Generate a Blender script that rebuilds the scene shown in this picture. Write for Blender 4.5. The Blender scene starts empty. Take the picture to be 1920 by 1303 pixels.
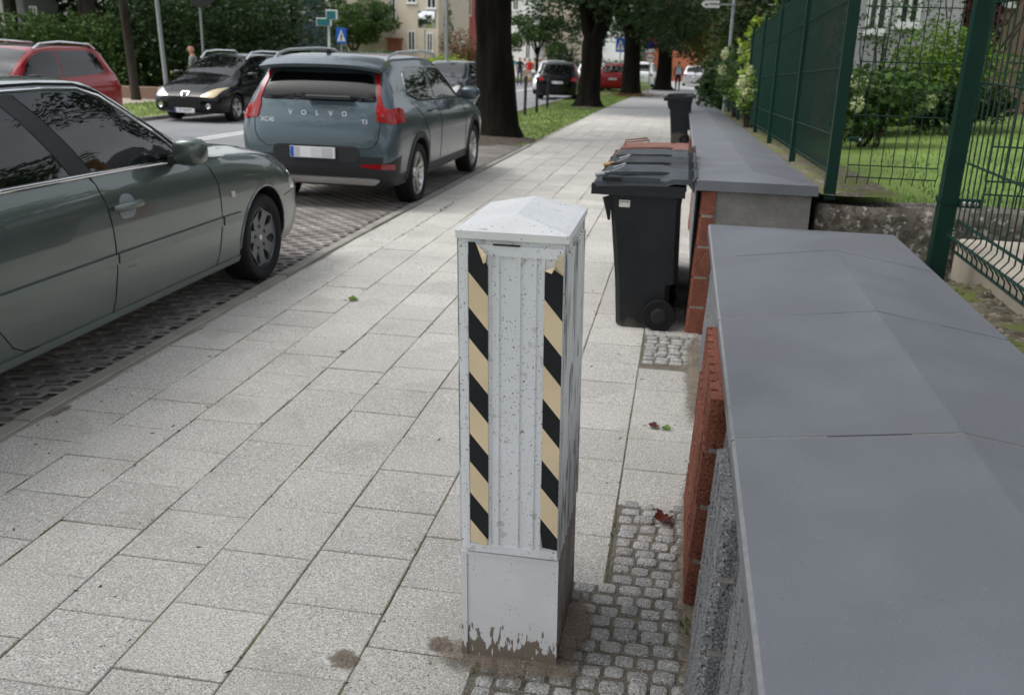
import bpy, bmesh, math, random
import numpy as np
from mathutils import Vector, Matrix, noise
from mathutils.bvhtree import BVHTree
from mathutils.geometry import delaunay_2d_cdt, tessellate_polygon
R=math.radians; PI=math.pi
random.seed(7); rnd=random.Random(7)
S=bpy.context.scene; C=S.collection

# ------------------------------------------------------------------ camera, world, sun, exposure
H=1.75; F=1757.0
YAW,PITCH,ROLL=R(-9.704),R(18.005),R(-1.634)
def cam_axes():
    fwd=Vector((math.sin(YAW)*math.cos(PITCH),math.cos(YAW)*math.cos(PITCH),-math.sin(PITCH)))
    r=Vector((math.cos(YAW),-math.sin(YAW),0)); d=fwd.cross(r)
    c,s=math.cos(ROLL),math.sin(ROLL)
    return r*c+d*s, d*c-r*s, fwd
AX,AD,AF=cam_axes()
cam=bpy.data.cameras.new('camera'); co=bpy.data.objects.new('camera',cam); C.objects.link(co); S.camera=co
co.matrix_world=Matrix(((AX.x,-AD.x,-AF.x,0),(AX.y,-AD.y,-AF.y,0),(AX.z,-AD.z,-AF.z,H),(0,0,0,1)))
cam.sensor_width=36; cam.lens=F/1920*36; cam.clip_start=.05; cam.clip_end=2000
cam.dof.use_dof=True; cam.dof.focus_distance=2.9; cam.dof.aperture_fstop=4.6
W=bpy.data.worlds.new('World'); S.world=W; W.use_nodes=True
nt=W.node_tree; nt.nodes.clear()
sk=nt.nodes.new('ShaderNodeTexSky'); sk.sky_type='NISHITA'; sk.sun_disc=False
SUN_EL,SUN_AZ=R(58),R(250)
sk.sun_elevation=SUN_EL; sk.sun_rotation=SUN_AZ; sk.air_density=1.4; sk.dust_density=4; sk.ozone_density=1
hs=nt.nodes.new('ShaderNodeHueSaturation'); hs.inputs['Saturation'].default_value=.22; hs.inputs['Value'].default_value=1.0
tc=nt.nodes.new('ShaderNodeTexCoord'); nz=nt.nodes.new('ShaderNodeTexNoise'); nz.inputs['Scale'].default_value=2.2; nz.inputs['Detail'].default_value=6
cr=nt.nodes.new('ShaderNodeValToRGB'); cr.color_ramp.elements[0].position=.32; cr.color_ramp.elements[0].color=(1.5,1.56,1.64,1); cr.color_ramp.elements[1].position=.68; cr.color_ramp.elements[1].color=(2.7,2.7,2.68,1)
mx=nt.nodes.new('ShaderNodeMix'); mx.data_type='RGBA'; mx.blend_type='MULTIPLY'; mx.inputs[0].default_value=1
bg=nt.nodes.new('ShaderNodeBackground'); bg.inputs[1].default_value=.13
ow=nt.nodes.new('ShaderNodeOutputWorld')
nt.links.new(sk.outputs[0],hs.inputs['Color']); nt.links.new(tc.outputs['Generated'],nz.inputs[0]); nt.links.new(nz.outputs[0],cr.inputs[0])
nt.links.new(hs.outputs[0],mx.inputs[6]); nt.links.new(cr.outputs[0],mx.inputs[7]); nt.links.new(mx.outputs[2],bg.inputs[0]); nt.links.new(bg.outputs[0],ow.inputs[0])
sl=bpy.data.lights.new('sun','SUN'); sl.energy=.5; sl.angle=R(18); sl.color=(1,.97,.93)
so=bpy.data.objects.new('sun',sl); C.objects.link(so)
sdir=Vector((math.sin(SUN_AZ)*math.cos(SUN_EL),math.cos(SUN_AZ)*math.cos(SUN_EL),math.sin(SUN_EL)))
so.rotation_euler=sdir.to_track_quat('Z','Y').to_euler()
S.view_settings.view_transform='Standard'; S.view_settings.look='None'; S.view_settings.exposure=-0.12; S.view_settings.gamma=1

# ------------------------------------------------------------------ terrain and pixel helpers
def Z(y):
    t=max(0.0,y-7.0); return -.017*t*t/(t+3.0)
def at(u,v,y):
    a=AX*(u-960)+AD*(v-651.5)+AF*F
    t=y/a.y; return Vector((a.x*t,y,H+a.z*t))
# ------------------------------------------------------------------ tags
def tag(o,label=None,cat=None,group=None,kind=None):
    if label: o['label']=label
    if cat: o['category']=cat
    if group: o['group']=group
    if kind: o['kind']=kind
    return o
def thing(name,loc,rz=0,label=None,cat=None,group=None):
    o=bpy.data.objects.new(name,None); C.objects.link(o); o.empty_display_size=.2
    o.location=loc; o.rotation_euler=(0,0,rz); tag(o,label,cat,group); return o
def mw(o):
    m=Matrix.LocRotScale(o.location,o.rotation_euler,o.scale)
    if o.parent: m=mw(o.parent)@o.matrix_parent_inverse@m
    return m
def copy_tree(o,parent=None):
    c=o.copy(); C.objects.link(c)
    if parent: c.parent=parent
    for ch in list(o.children): copy_tree(ch,c)
    return c
# ------------------------------------------------------------------ materials
def nd(t,k,**kw):
    n=t.nodes.new(k)
    for a,b in kw.items(): setattr(n,a,b)
    return n
def mat(name,col,rough=.6,metal=0,var=0,scale=8,bump=0,bscale=60,coat=0,island=0,spec=.28,speck=None,emis=None,trans=0,bdist=.01,coord='Object',detail=6,stretch=None,specscale=220,specthr=(.30,.36),dirt=None):
    m=bpy.data.materials.new(name); m.use_nodes=True; t=m.node_tree; b=t.nodes['Principled BSDF']
    b.inputs['Roughness'].default_value=rough; b.inputs['Metallic'].default_value=metal
    b.inputs['Specular IOR Level'].default_value=spec
    if coat: b.inputs['Coat Weight'].default_value=coat; b.inputs['Coat Roughness'].default_value=.03
    tc=nd(t,'ShaderNodeTexCoord'); vec=tc.outputs[coord]
    if stretch:
        mp=nd(t,'ShaderNodeMapping'); mp.inputs['Scale'].default_value=stretch; t.links.new(vec,mp.inputs[0]); vec=mp.outputs[0]
    base=None; L=t.links.new
    rgb=nd(t,'ShaderNodeRGB'); rgb.outputs[0].default_value=(*col,1); base=rgb.outputs[0]
    def mixc(fac,a,bb,mode='MIX'):
        x=nd(t,'ShaderNodeMix',data_type='RGBA',blend_type=mode)
        if isinstance(fac,(int,float)): x.inputs[0].default_value=fac
        else: L(fac,x.inputs[0])
        L(a,x.inputs[6])
        if isinstance(bb,tuple): x.inputs[7].default_value=(*bb,1)
        else: L(bb,x.inputs[7])
        return x.outputs[2]
    def ramp(src,p0,p1,c0,c1):
        r=nd(t,'ShaderNodeValToRGB'); e=r.color_ramp.elements
        e[0].position=p0; e[1].position=p1; e[0].color=(*c0,1) if isinstance(c0,tuple) else (c0,c0,c0,1); e[1].color=(*c1,1) if isinstance(c1,tuple) else (c1,c1,c1,1)
        L(src,r.inputs[0]); return r.outputs[0]
    if var:
        n=nd(t,'ShaderNodeTexNoise'); n.inputs['Scale'].default_value=scale; n.inputs['Detail'].default_value=detail; L(vec,n.inputs[0])
        base=mixc(1.0,base,ramp(n.outputs[0],.3,.7,1-var,1+var),'MULTIPLY')
    if island:
        g=nd(t,'ShaderNodeNewGeometry'); base=mixc(1.0,base,ramp(g.outputs['Random Per Island'],0,1,1-island,1+island),'MULTIPLY')
    if speck:
        for i,(c,amt,sc,thr) in enumerate(speck):
            n=nd(t,'ShaderNodeTexNoise'); n.inputs['Scale'].default_value=sc; n.inputs['Detail'].default_value=1.5
            mp=nd(t,'ShaderNodeMapping'); mp.inputs['Location'].default_value=(i*13.7,i*3.1,i*7.7); L(vec,mp.inputs[0]); L(mp.outputs[0],n.inputs[0])
            base=mixc(ramp(n.outputs[0],thr-.03,thr+.03,amt,0.0),base,c)
    if dirt: # (colour, z0, z1, noise scale): a stain that climbs from z0, its ragged edge at z1
        sp=nd(t,'ShaderNodeSeparateXYZ'); L(tc.outputs['Object'],sp.inputs[0])
        n=nd(t,'ShaderNodeTexNoise'); n.inputs['Scale'].default_value=dirt[3]; n.inputs['Detail'].default_value=5
        mp=nd(t,'ShaderNodeMapping'); mp.inputs['Scale'].default_value=(1,1,.28); L(tc.outputs['Object'],mp.inputs[0]); L(mp.outputs[0],n.inputs[0])
        q=nd(t,'ShaderNodeMath',operation='MULTIPLY_ADD'); L(n.outputs[0],q.inputs[0]); q.inputs[1].default_value=-(dirt[2]-dirt[1])*2.2; L(sp.outputs[2],q.inputs[2])
        base=mixc(ramp(q.outputs[0],0,1,0,1) if False else _thr(t,q.outputs[0],dirt[1]-(dirt[2]-dirt[1])*.75,dirt[4] if len(dirt)>4 else .006),base,dirt[0])
    L(base,b.inputs['Base Color'])
    if bump:
        n=nd(t,'ShaderNodeTexNoise'); n.inputs['Scale'].default_value=bscale; n.inputs['Detail'].default_value=4; L(vec,n.inputs[0])
        bp=nd(t,'ShaderNodeBump'); bp.inputs['Strength'].default_value=min(1,bump); bp.inputs['Distance'].default_value=bdist; L(n.outputs[0],bp.inputs['Height']); L(bp.outputs[0],b.inputs['Normal'])
    if emis: b.inputs['Emission Color'].default_value=(*emis[0],1); b.inputs['Emission Strength'].default_value=emis[1]
    if trans:
        tr=nd(t,'ShaderNodeBsdfTranslucent'); L(base,tr.inputs[0]); ms=nd(t,'ShaderNodeMixShader'); ms.inputs[0].default_value=trans
        out=t.nodes['Material Output']; L(b.outputs[0],ms.inputs[1]); L(tr.outputs[0],ms.inputs[2]); L(ms.outputs[0],out.inputs[0])
    return m
def _thr(t,src,thr,soft):
    a=nd(t,'ShaderNodeMapRange'); a.inputs[1].default_value=thr-soft; a.inputs[2].default_value=thr+soft; a.inputs[3].default_value=1; a.inputs[4].default_value=0
    t.links.new(src,a.inputs[0]); return a.outputs[0]
M={}
M['slab']=mat('slab',(.54,.512,.465),.85,var=.13,scale=1.1,island=.09,bump=.5,bscale=260,speck=[((.12,.115,.11),.85,180,.395),((.34,.31,.27),.35,2.6,.40),((.36,.35,.33),.55,120,.44),((.86,.85,.82),.6,150,.40)])
M['joint']=mat('joint',(.33,.305,.25),.95,var=.35,scale=3,bump=.6,bscale=90)
M['moss_joint']=mat('moss_joint',(.17,.175,.085),.95,var=.4,scale=20)
M['cobble']=mat('cobble',(.36,.35,.335),.85,var=.15,scale=14,island=.18,bump=.8,bscale=120,speck=[((.10,.10,.10),.75,160,.40),((.75,.74,.71),.6,140,.40)])
M['dark_litter']=mat('dark_litter',(.09,.07,.045),.9,island=.7)
M['kerb']=mat('kerb',(.29,.275,.245),.9,var=.16,scale=5,bump=.5,bscale=150,island=.06)
M['grid']=mat('grid',(.275,.25,.23),.92,var=.3,scale=2.2,bump=.5,bscale=120,island=.12)
M['bed']=mat('bed',(.165,.145,.115),.97,var=.3,scale=12,bump=1,bscale=110,speck=[((.40,.38,.34),.5,140,.38)])
M['bay_fill']=mat('bay_fill',(.165,.145,.125),.97,var=.3,scale=6,bump=.9,bscale=60,speck=[((.33,.29,.25),.5,90,.37)])
M['soil']=mat('soil',(.085,.068,.052),.97,var=.4,scale=9,bump=.9,bscale=50,speck=[((.25,.22,.18),.6,90,.36)])
M['asphalt']=mat('asphalt',(.26,.26,.27),.6,var=.12,scale=.8,bump=.4,bscale=160)
M['asphalt_light']=mat('asphalt_light',(.34,.335,.33),.9,var=.1,scale=.7,bump=.3,bscale=100)
M['white_paint']=mat('white_paint',(.66,.66,.64),.8,var=.12,scale=9)
M['grass']=mat('grass',(.155,.23,.055),.8,var=.3,scale=1.2,island=.35,trans=.25)
M['lawn']=mat('lawn',(.145,.215,.05),.95,var=.28,scale=1.7,bump=.8,bscale=70)
M['verge']=mat('verge',(.16,.21,.06),.95,var=.5,scale=1.4,bump=.9,bscale=40)
M['coping']=mat('coping',(.140,.147,.166),.42,spec=.5,var=.11,scale=3.5,bump=.15,bscale=220,speck=[((.22,.225,.235),.3,330,.40),((.30,.30,.30),.5,95,.245),((.09,.09,.09),.5,60,.26),((.125,.13,.14),.45,1.7,.42)])
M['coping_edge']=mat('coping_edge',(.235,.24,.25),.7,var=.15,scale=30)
M['split']=mat('split',(.19,.195,.205),.95,var=.18,scale=14,bump=1,bscale=120,speck=[((.04,.04,.045),.9,130,.41),((.45,.45,.46),.7,150,.39)])
M['plain_conc']=mat('plain_conc',(.25,.24,.225),.92,var=.16,scale=9,bump=.8,bscale=160,speck=[((.12,.11,.10),.6,180,.41)])
M['brick']=mat('brick',(.25,.088,.055),.95,var=.22,scale=11,bump=1,bscale=130,speck=[((.07,.025,.02),.8,140,.41),((.42,.20,.14),.5,170,.38)])
M['mortar']=mat('mortar',(.30,.28,.25),.95,var=.2,scale=30,bump=.6,bscale=90)
M['oldwall']=mat('oldwall',(.13,.115,.095),.95,var=.5,scale=7,bump=1,bscale=35,speck=[((.06,.05,.04),.7,22,.46),((.45,.42,.38),.7,30,.36)])
M['path_slab']=mat('path_slab',(.42,.37,.30),.9,var=.12,scale=3,bump=.3,bscale=80)
M['moss']=mat('moss',(.115,.10,.07),.95,var=.4,scale=12,bump=1,bscale=45,speck=[((.30,.25,.21),.8,34,.40),((.115,.135,.03),.9,5,.47)])
M['fence']=mat('fence',(.003,.028,.019),.4,var=.1,scale=6)
M['screen']=mat('screen',(.012,.050,.034),.65,var=.2,scale=5)
def netm():
    m=bpy.data.materials.new('screen_net'); m.use_nodes=True; t=m.node_tree; b=t.nodes['Principled BSDF']
    b.inputs['Base Color'].default_value=(.003,.014,.009,1); b.inputs['Roughness'].default_value=.7
    tr=t.nodes.new('ShaderNodeBsdfTransparent'); ms=t.nodes.new('ShaderNodeMixShader'); ms.inputs[0].default_value=.66
    t.links.new(tr.outputs[0],ms.inputs[1]); t.links.new(b.outputs[0],ms.inputs[2]); t.links.new(ms.outputs[0],t.nodes['Material Output'].inputs[0]); return m
M['screen_net']=netm()
M['steel']=mat('steel',(.62,.62,.62),.28,metal=1)
M['galv']=mat('galv',(.36,.38,.39),.5,metal=.6,var=.1,scale=9)
M['cab']=mat('cab',(.74,.755,.78),.5,var=.04,scale=6,speck=[((.14,.11,.09),.9,170,.315),((.2,.17,.14),.9,70,.275),((.40,.38,.34),.5,28,.30)])
M['cab_top']=mat('cab_top',(.74,.745,.745),.5,var=.05,scale=9,speck=[((.30,.27,.22),.8,90,.30)])
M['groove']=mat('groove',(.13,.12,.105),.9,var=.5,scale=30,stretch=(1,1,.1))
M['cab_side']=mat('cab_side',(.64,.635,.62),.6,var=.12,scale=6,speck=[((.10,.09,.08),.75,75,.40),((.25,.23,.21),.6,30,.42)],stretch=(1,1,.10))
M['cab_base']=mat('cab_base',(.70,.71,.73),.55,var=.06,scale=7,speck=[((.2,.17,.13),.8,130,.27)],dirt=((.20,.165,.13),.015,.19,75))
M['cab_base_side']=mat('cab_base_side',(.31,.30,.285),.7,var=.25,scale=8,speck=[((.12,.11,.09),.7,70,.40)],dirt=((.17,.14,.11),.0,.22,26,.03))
M['tape_black']=mat('tape_black',(.014,.015,.019),.45,var=.15,scale=20)
M['tape_cream']=mat('tape_cream',(.76,.61,.40),.5,var=.05,scale=14)
M['dark']=mat('dark',(.012,.012,.013),.6)
M['bin']=mat('bin',(.016,.018,.021),.42,var=.3,scale=4,bump=.25,bscale=300,dirt=((.10,.09,.075),.0,.07,14,.03))
M['binlid']=mat('binlid',(.055,.063,.072),.34,var=.15,scale=7,bump=.2,bscale=200)
M['binlid_old']=mat('binlid_old',(.035,.037,.041),.5,var=.2,scale=7)
M['brownlid']=mat('brownlid',(.21,.10,.075),.5,var=.18,scale=7)
M['rubber']=mat('rubber',(.010,.010,.011),.75,var=.15,scale=10,bump=.2,bscale=80)
M['black_plastic']=mat('black_plastic',(.022,.023,.026),.5)
M['sticker']=mat('sticker',(.62,.62,.58),.5,var=.1,scale=60)
M['glass']=mat('glass',(.004,.005,.005),.02,spec=.62)
M['glass_tinted']=mat('glass_tinted',(.003,.003,.004),.03,spec=.30)
M['chrome']=mat('chrome',(.78,.78,.80),.10,metal=1)
M['alum']=mat('alum',(.55,.56,.58),.3,metal=.9)
M['alloy_dark']=mat('alloy_dark',(.15,.155,.165),.42,metal=.75)
M['alloy']=mat('alloy',(.58,.57,.55),.3,metal=.85)
M['paint_sage']=mat('paint_sage',(.092,.115,.107),.34,metal=.6,coat=1,var=.05,scale=3)
M['paint_sage_trim']=mat('paint_sage_trim',(.135,.16,.15),.4,metal=.55,coat=.5)
M['paint_denim']=mat('paint_denim',(.066,.094,.110),.32,metal=.5,coat=.7)
M['paint_black']=mat('paint_black',(.002,.0025,.003),.15,spec=.2,coat=.35)
M['paint_red']=mat('paint_red',(.27,.004,.008),.25,metal=.1,coat=.5)
M['paint_white']=mat('paint_white',(.74,.75,.77),.3,coat=1)
M['paint_grey']=mat('paint_grey',(.02,.022,.026),.3,metal=.4,coat=.7)
M['paint_silver']=mat('paint_silver',(.5,.51,.53),.3,metal=.6,coat=1)
M['lamp_red']=mat('lamp_red',(.27,.003,.004),.10,spec=.5)
M['lamp_deep']=mat('lamp_deep',(.20,.006,.01),.15,coat=1)
M['lamp_clear']=mat('lamp_clear',(.62,.62,.58),.06,metal=.4,coat=1)
M['lamp_amber']=mat('lamp_amber',(.62,.50,.30),.1,metal=.3,coat=1)
M['plate']=mat('plate',(.66,.67,.68),.4)
M['plate_grey']=mat('plate_grey',(.44,.45,.46),.4); M['plate_pale']=mat('plate_pale',(.56,.56,.57),.4)
M['blue']=mat('blue',(.02,.09,.42),.4)
M['seam']=mat('seam',(.006,.006,.006),.6)
M['bark_dark']=mat('bark_dark',(.011,.0095,.0075),.95,spec=.08,var=.5,scale=3,bump=1,bscale=16,bdist=.06,stretch=(1,1,.22))
M['bark']=mat('bark',(.045,.038,.031),.95,spec=.1,var=.4,scale=4,bump=1,bscale=18,bdist=.05,stretch=(1,1,.25))
def leafm(n,c,isl=.5,tr=.3): M[n]=mat(n,c,.55,island=isl,trans=tr,spec=.3)
leafm('leaf_dark',(.024,.050,.013)); leafm('leaf_mid',(.055,.105,.022)); leafm('leaf_bright',(.12,.21,.030)); leafm('leaf_olive',(.10,.105,.025),.6)
leafm('leaf_lime',(.26,.36,.045),.3); leafm('leaf_blue',(.035,.070,.078),.4,.1); leafm('leaf_grey',(.10,.15,.07)); leafm('leaf_maroon',(.09,.012,.02)); leafm('leaf_brown',(.16,.09,.035),.6)
leafm('blossom',(.66,.70,.42),.15,.4); leafm('leaf_red',(.12,.03,.022),.3)
for n,c in dict(cream=(.60,.52,.42),beige=(.40,.35,.29),pink=(.55,.19,.16),whitewash=(.70,.70,.69),greywall=(.42,.41,.43),orange=(.42,.14,.08),roof=(.22,.08,.05),slate=(.12,.12,.13),brownwall=(.24,.16,.12)).items(): M[n]=mat(n,c,.9,var=.06,scale=1.5,bump=.2,bscale=40)  # beige: the cream render as it looks in shade
M['wood']=mat('wood',(.26,.14,.06),.7,var=.3,scale=3,stretch=(8,8,1))
M['win']=mat('win',(.03,.035,.04),.05,coat=.6); M['wframe']=mat('wframe',(.75,.75,.74),.5); M['curtain']=mat('curtain',(.45,.47,.5),.3)
M['green_sign']=mat('green_sign',(.02,.20,.10),.4); M['teal_sign']=mat('teal_sign',(.03,.16,.19),.4); M['sign_blue']=mat('sign_blue',(.02,.12,.50),.35); M['sign_white']=mat('sign_white',(.72,.73,.73),.4); M['sign_red']=mat('sign_red',(.45,.02,.02),.4); M['sign_navy']=mat('sign_navy',(.015,.02,.16),.4); M['grey_metal']=mat('grey_metal',(.26,.28,.29),.5,metal=.3)
M['mirror']=mat('mirror',(.85,.85,.85),.03,metal=1)
M['skin']=mat('skin',(.42,.23,.16),.55); M['hair']=mat('hair',(.05,.035,.025),.7); M['hair_grey']=mat('hair_grey',(.45,.43,.40),.7)
for n,c in dict(cloth_grey=(.20,.20,.21),cloth_red=(.50,.02,.02),cloth_black=(.015,.016,.02),cloth_white=(.66,.66,.65),cloth_cyan=(.03,.35,.45),cloth_jeans=(.035,.055,.11),cloth_beige=(.36,.28,.20),cloth_navy=(.015,.03,.06),cloth_pale=(.42,.46,.52)).items(): M[n]=mat(n,c,.85,var=.1,scale=12)

def dirtm():
    m=mat('dirt',(.24,.195,.15),.97,var=.25,scale=14,bump=1,bscale=90,speck=[((.45,.42,.37),.5,120,.37),((.10,.08,.06),.5,100,.38)]); t=m.node_tree; L=t.links.new
    at_=nd(t,'ShaderNodeAttribute'); at_.attribute_name='fade'; tc=nd(t,'ShaderNodeTexCoord'); n=nd(t,'ShaderNodeTexNoise'); n.inputs['Scale'].default_value=45; n.inputs['Detail'].default_value=8; n.inputs['Roughness'].default_value=.75; L(tc.outputs['Object'],n.inputs[0])
    a=nd(t,'ShaderNodeMath',operation='MULTIPLY_ADD'); L(at_.outputs['Fac'],a.inputs[0]); a.inputs[1].default_value=.75; L(n.outputs[0],a.inputs[2])
    r=nd(t,'ShaderNodeMapRange'); L(a.outputs[0],r.inputs[0]); r.inputs[1].default_value=.66; r.inputs[2].default_value=.86; r.inputs[3].default_value=0; r.inputs[4].default_value=.8
    L(r.outputs[0],t.nodes['Principled BSDF'].inputs['Alpha']); return m
M['dirt']=dirtm()
# ------------------------------------------------------------------ mesh builder
class MB:
    def __init__(s): s.v=[]; s.f=[]; s.m=[]
    def add(s,vs,fs,mi=0):
        o=len(s.v); s.v+= [tuple(v) for v in vs]; s.f+=[tuple(i+o for i in f) for f in fs]; s.m+=[mi]*len(fs); return s
    def box(s,x0,x1,y0,y1,z0,z1,mi=0,b=0,T=None):
        if b:
            vs=[]; 
            for z,i in ((z0,0),(z1-b,0),(z1,b)):
                vs+=[(x0+i,y0+i,z),(x1-i,y0+i,z),(x1-i,y1-i,z),(x0+i,y1-i,z)]
            fs=[(3,2,1,0),(8,9,10,11)]
            for k in (0,4):
                for i in range(4): j=(i+1)%4; fs.append((k+i,k+j,k+4+j,k+4+i))
        else:
            vs=[(x0,y0,z0),(x1,y0,z0),(x1,y1,z0),(x0,y1,z0),(x0,y0,z1),(x1,y0,z1),(x1,y1,z1),(x0,y1,z1)]
            fs=[(3,2,1,0),(4,5,6,7),(0,1,5,4),(1,2,6,5),(2,3,7,6),(3,0,4,7)]
        if T: vs=[T(Vector(v)) for v in vs]
        return s.add(vs,fs,mi)
    def tube(s,pts,r,n=8,mi=0,cap=True):
        pts=[Vector(p) for p in pts]; rs=r if isinstance(r,(list,tuple)) else [r]*len(pts)
        vs=[]; up=None
        for i,p in enumerate(pts):
            d=(pts[min(i+1,len(pts)-1)]-pts[max(i-1,0)]).normalized()
            if up is None: up=Vector((0,0,1)) if abs(d.z)<.9 else Vector((1,0,0))
            a=d.cross(up)
            if a.length<1e-4: a=d.cross(Vector((0,1,0)))
            a.normalize(); b=d.cross(a).normalized(); up=-b if False else up
            for k in range(n):
                t=2*PI*k/n; vs.append(p+a*math.cos(t)*rs[i]+b*math.sin(t)*rs[i])
        fs=[]
        for i in range(len(pts)-1):
            for k in range(n): q=(k+1)%n; fs.append((i*n+k,i*n+q,(i+1)*n+q,(i+1)*n+k))
        if cap: fs.append(tuple(range(n-1,-1,-1))); fs.append(tuple(range((len(pts)-1)*n,len(pts)*n)))
        return s.add(vs,fs,mi)
    def lathe(s,prof,n=32,axis='Y',c=(0,0,0),mi=0,close=False):
        vs=[];fs=[];c=Vector(c)
        for r,h in prof:
            for k in range(n):
                t=2*PI*k/n; a,b=r*math.cos(t),r*math.sin(t)
                vs.append(c+(Vector((a,h,b)) if axis=='Y' else Vector((a,b,h)) if axis=='Z' else Vector((h,a,b))))
        m=len(prof)
        for i in range(m-1 if not close else m):
            j=(i+1)%m
            for k in range(n): q=(k+1)%n; fs.append((i*n+k,i*n+q,j*n+q,j*n+k))
        return s.add(vs,fs,mi)
    def prism(s,poly,h0,h1,T,mi=0):
        """poly: 2D points; T(a,b,h)->3D"""
        n=len(poly); vs=[T(a,b,h0) for a,b in poly]+[T(a,b,h1) for a,b in poly]; fs=[]
        tri=tessellate_polygon([[Vector((a,b,0)) for a,b in poly]])
        for t in tri: fs.append(tuple(t)); fs.append(tuple(i+n for i in reversed(t)))
        for i in range(n): j=(i+1)%n; fs.append((i,j,j+n,i+n))
        return s.add(vs,fs,mi)
    def build(s,name,mats,parent=None,smooth=None,fix=True,local=False):
        me=bpy.data.meshes.new(name); me.from_pydata(s.v,[],s.f)
        if not isinstance(mats,(list,tuple)): mats=[mats]
        for m in mats: me.materials.append(M[m] if isinstance(m,str) else m)
        if len(mats)>1: me.polygons.foreach_set('material_index',s.m)
        if fix or smooth is not None:
            bm=bmesh.new(); bm.from_mesh(me)
            if fix: bmesh.ops.recalc_face_normals(bm,faces=bm.faces)
            if smooth is not None:
                for f in bm.faces: f.smooth=True
                for e in bm.edges:
                    if len(e.link_faces)==2: e.smooth=e.calc_face_angle(0)<R(smooth)
            bm.to_mesh(me); bm.free()
        return link(name,me,parent,local)
def link(name,me,parent=None,local=False):
    o=bpy.data.objects.new(name,me); C.objects.link(o)
    if parent:
        o.parent=parent
        if not local: o.matrix_parent_inverse=mw(parent).inverted()
    return o
def sheet(name,x0,x1,ys,mname,dz=0,nx=1,xf=None,kind='structure'):
    """a ground sheet following the fall of the street; xf(y)->(x0,x1)"""
    b=MB(); vs=[];fs=[]
    for y in ys:
        a,c=(x0,x1) if xf is None else xf(y)
        for i in range(nx+1): vs.append((a+(c-a)*i/nx,y,Z(y)+dz))
    w=nx+1
    for j in range(len(ys)-1):
        for i in range(nx): fs.append((j*w+i,j*w+i+1,(j+1)*w+i+1,(j+1)*w+i))
    b.add(vs,fs); return tag(b.build(name,mname,fix=False),kind=kind)
def frange(a,b,s):
    n=max(1,int(round((b-a)/s))); return [a+(b-a)*i/n for i in range(n+1)]
def text_mesh(txt,size,depth=.002,bold=0):
    cu=bpy.data.curves.new('t','FONT'); cu.body=txt; cu.size=size; cu.extrude=depth; cu.align_x='CENTER'; cu.align_y='CENTER'; cu.offset=bold
    o=bpy.data.objects.new('t',cu); C.objects.link(o)
    me=bpy.data.meshes.new_from_object(o.evaluated_get(bpy.context.evaluated_depsgraph_get())); bpy.data.objects.remove(o); bpy.data.curves.remove(cu)
    return me
def text(name,txt,size,mname,Mx,parent=None,depth=.002,bold=0,sx=1):
    me=text_mesh(txt,size,depth,bold); me.transform(Mx@Matrix.Diagonal((sx,1,1,1))); me.materials.clear(); me.materials.append(M[mname]); return link(name,me,parent)
def frame(o,x,y):
    x=Vector(x).normalized(); y=Vector(y).normalized(); z=x.cross(y); y=z.cross(x)
    return Matrix(((x.x,y.x,z.x,o[0]),(x.y,y.y,z.y,o[1]),(x.z,y.z,z.z,o[2]),(0,0,0,1)))
# ------------------------------------------------------------------ ground
YS=frange(-3,10,1.0)+frange(11,60,2.5)[0:]+frange(65,160,8)+[260,500]
sheet('ground',-300,300,[-60]+YS,'verge',-.09,nx=2)
sheet('road',-12.35,-5.15,YS,'asphalt',-.035)
sheet('parking_subgrade',-5.15,-2.97,[y for y in YS if y<19.5],'bay_fill',-.018)
sheet('grass_verge',-5.15,-2.97,[18.4]+[y for y in YS if 19.5<y<110],'verge',-.0,xf=lambda y:(-5.15,-2.97+.006*max(0,y-24)**1.28))
sheet('cobble_bed',-.5,.5,[0.3,1,2,3,4,5,5.95],'bed',-.0015)
sheet('sidewalk_bed',-2.97,.9,[y for y in YS if y<48],'joint',-.006)
sheet('sidewalk_far',-3.2,.5,[30]+[y for y in YS if 30<y<120],'asphalt_light',.004,xf=lambda y:(-2.97+.006*max(0,y-24)**1.28,.3+.02*(y-30)))
sheet('grass_verge_far',-16.0,-12.45,YS,'verge',.03)
sheet('pavement_far',-19.5,-16.0,YS,'path_slab',.034)
# near surface of the verge between kerb and road behind the SUV
def road_line(x,w,nm):
    ys=frange(-3,110,2.5); b=MB()
    vs=[];fs=[]
    for y in ys: vs+=[(x-w/2,y,Z(y)-.031),(x+w/2,y,Z(y)-.031)]
    for i in range(len(ys)-1): fs.append((2*i,2*i+1,2*i+3,2*i+2))
    b.add(vs,fs); return b
b=MB()
for x in (-8.92,-9.14): 
    q=road_line(x,.12,''); b.add(q.v,q.f)
tag(b.build('road_marking','white_paint',fix=False),kind='structure')
# kerbs
b=MB()
y=.6; k=0
while y<18.3:
    j=rnd.uniform(-.006,.006); dz=rnd.uniform(-.004,.006)
    T=lambda v,j=j,dz=dz:Vector((v.x+j,v.y,v.z+dz+Z(v.y)))
    b.box(-2.975,-2.885,y+.004,y+.996,-.2,.012,b=.006,T=T); y+=1.0
tag(b.build('kerb_strip','kerb',smooth=30),kind='structure')
b=MB()
for i in range(34):
    y=-1+i*2.0; T=lambda v:Vector((v.x,v.y,v.z+Z(v.y))); b.box(-12.47,-12.35,y,y+1.99,-.2,.055,b=.012,T=T)
    if y>18: b.box(-5.27,-5.15,y,y+1.99,-.2,.045,b=.012,T=T)
tag(b.build('road_kerb','kerb',smooth=30),kind='structure')
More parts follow.
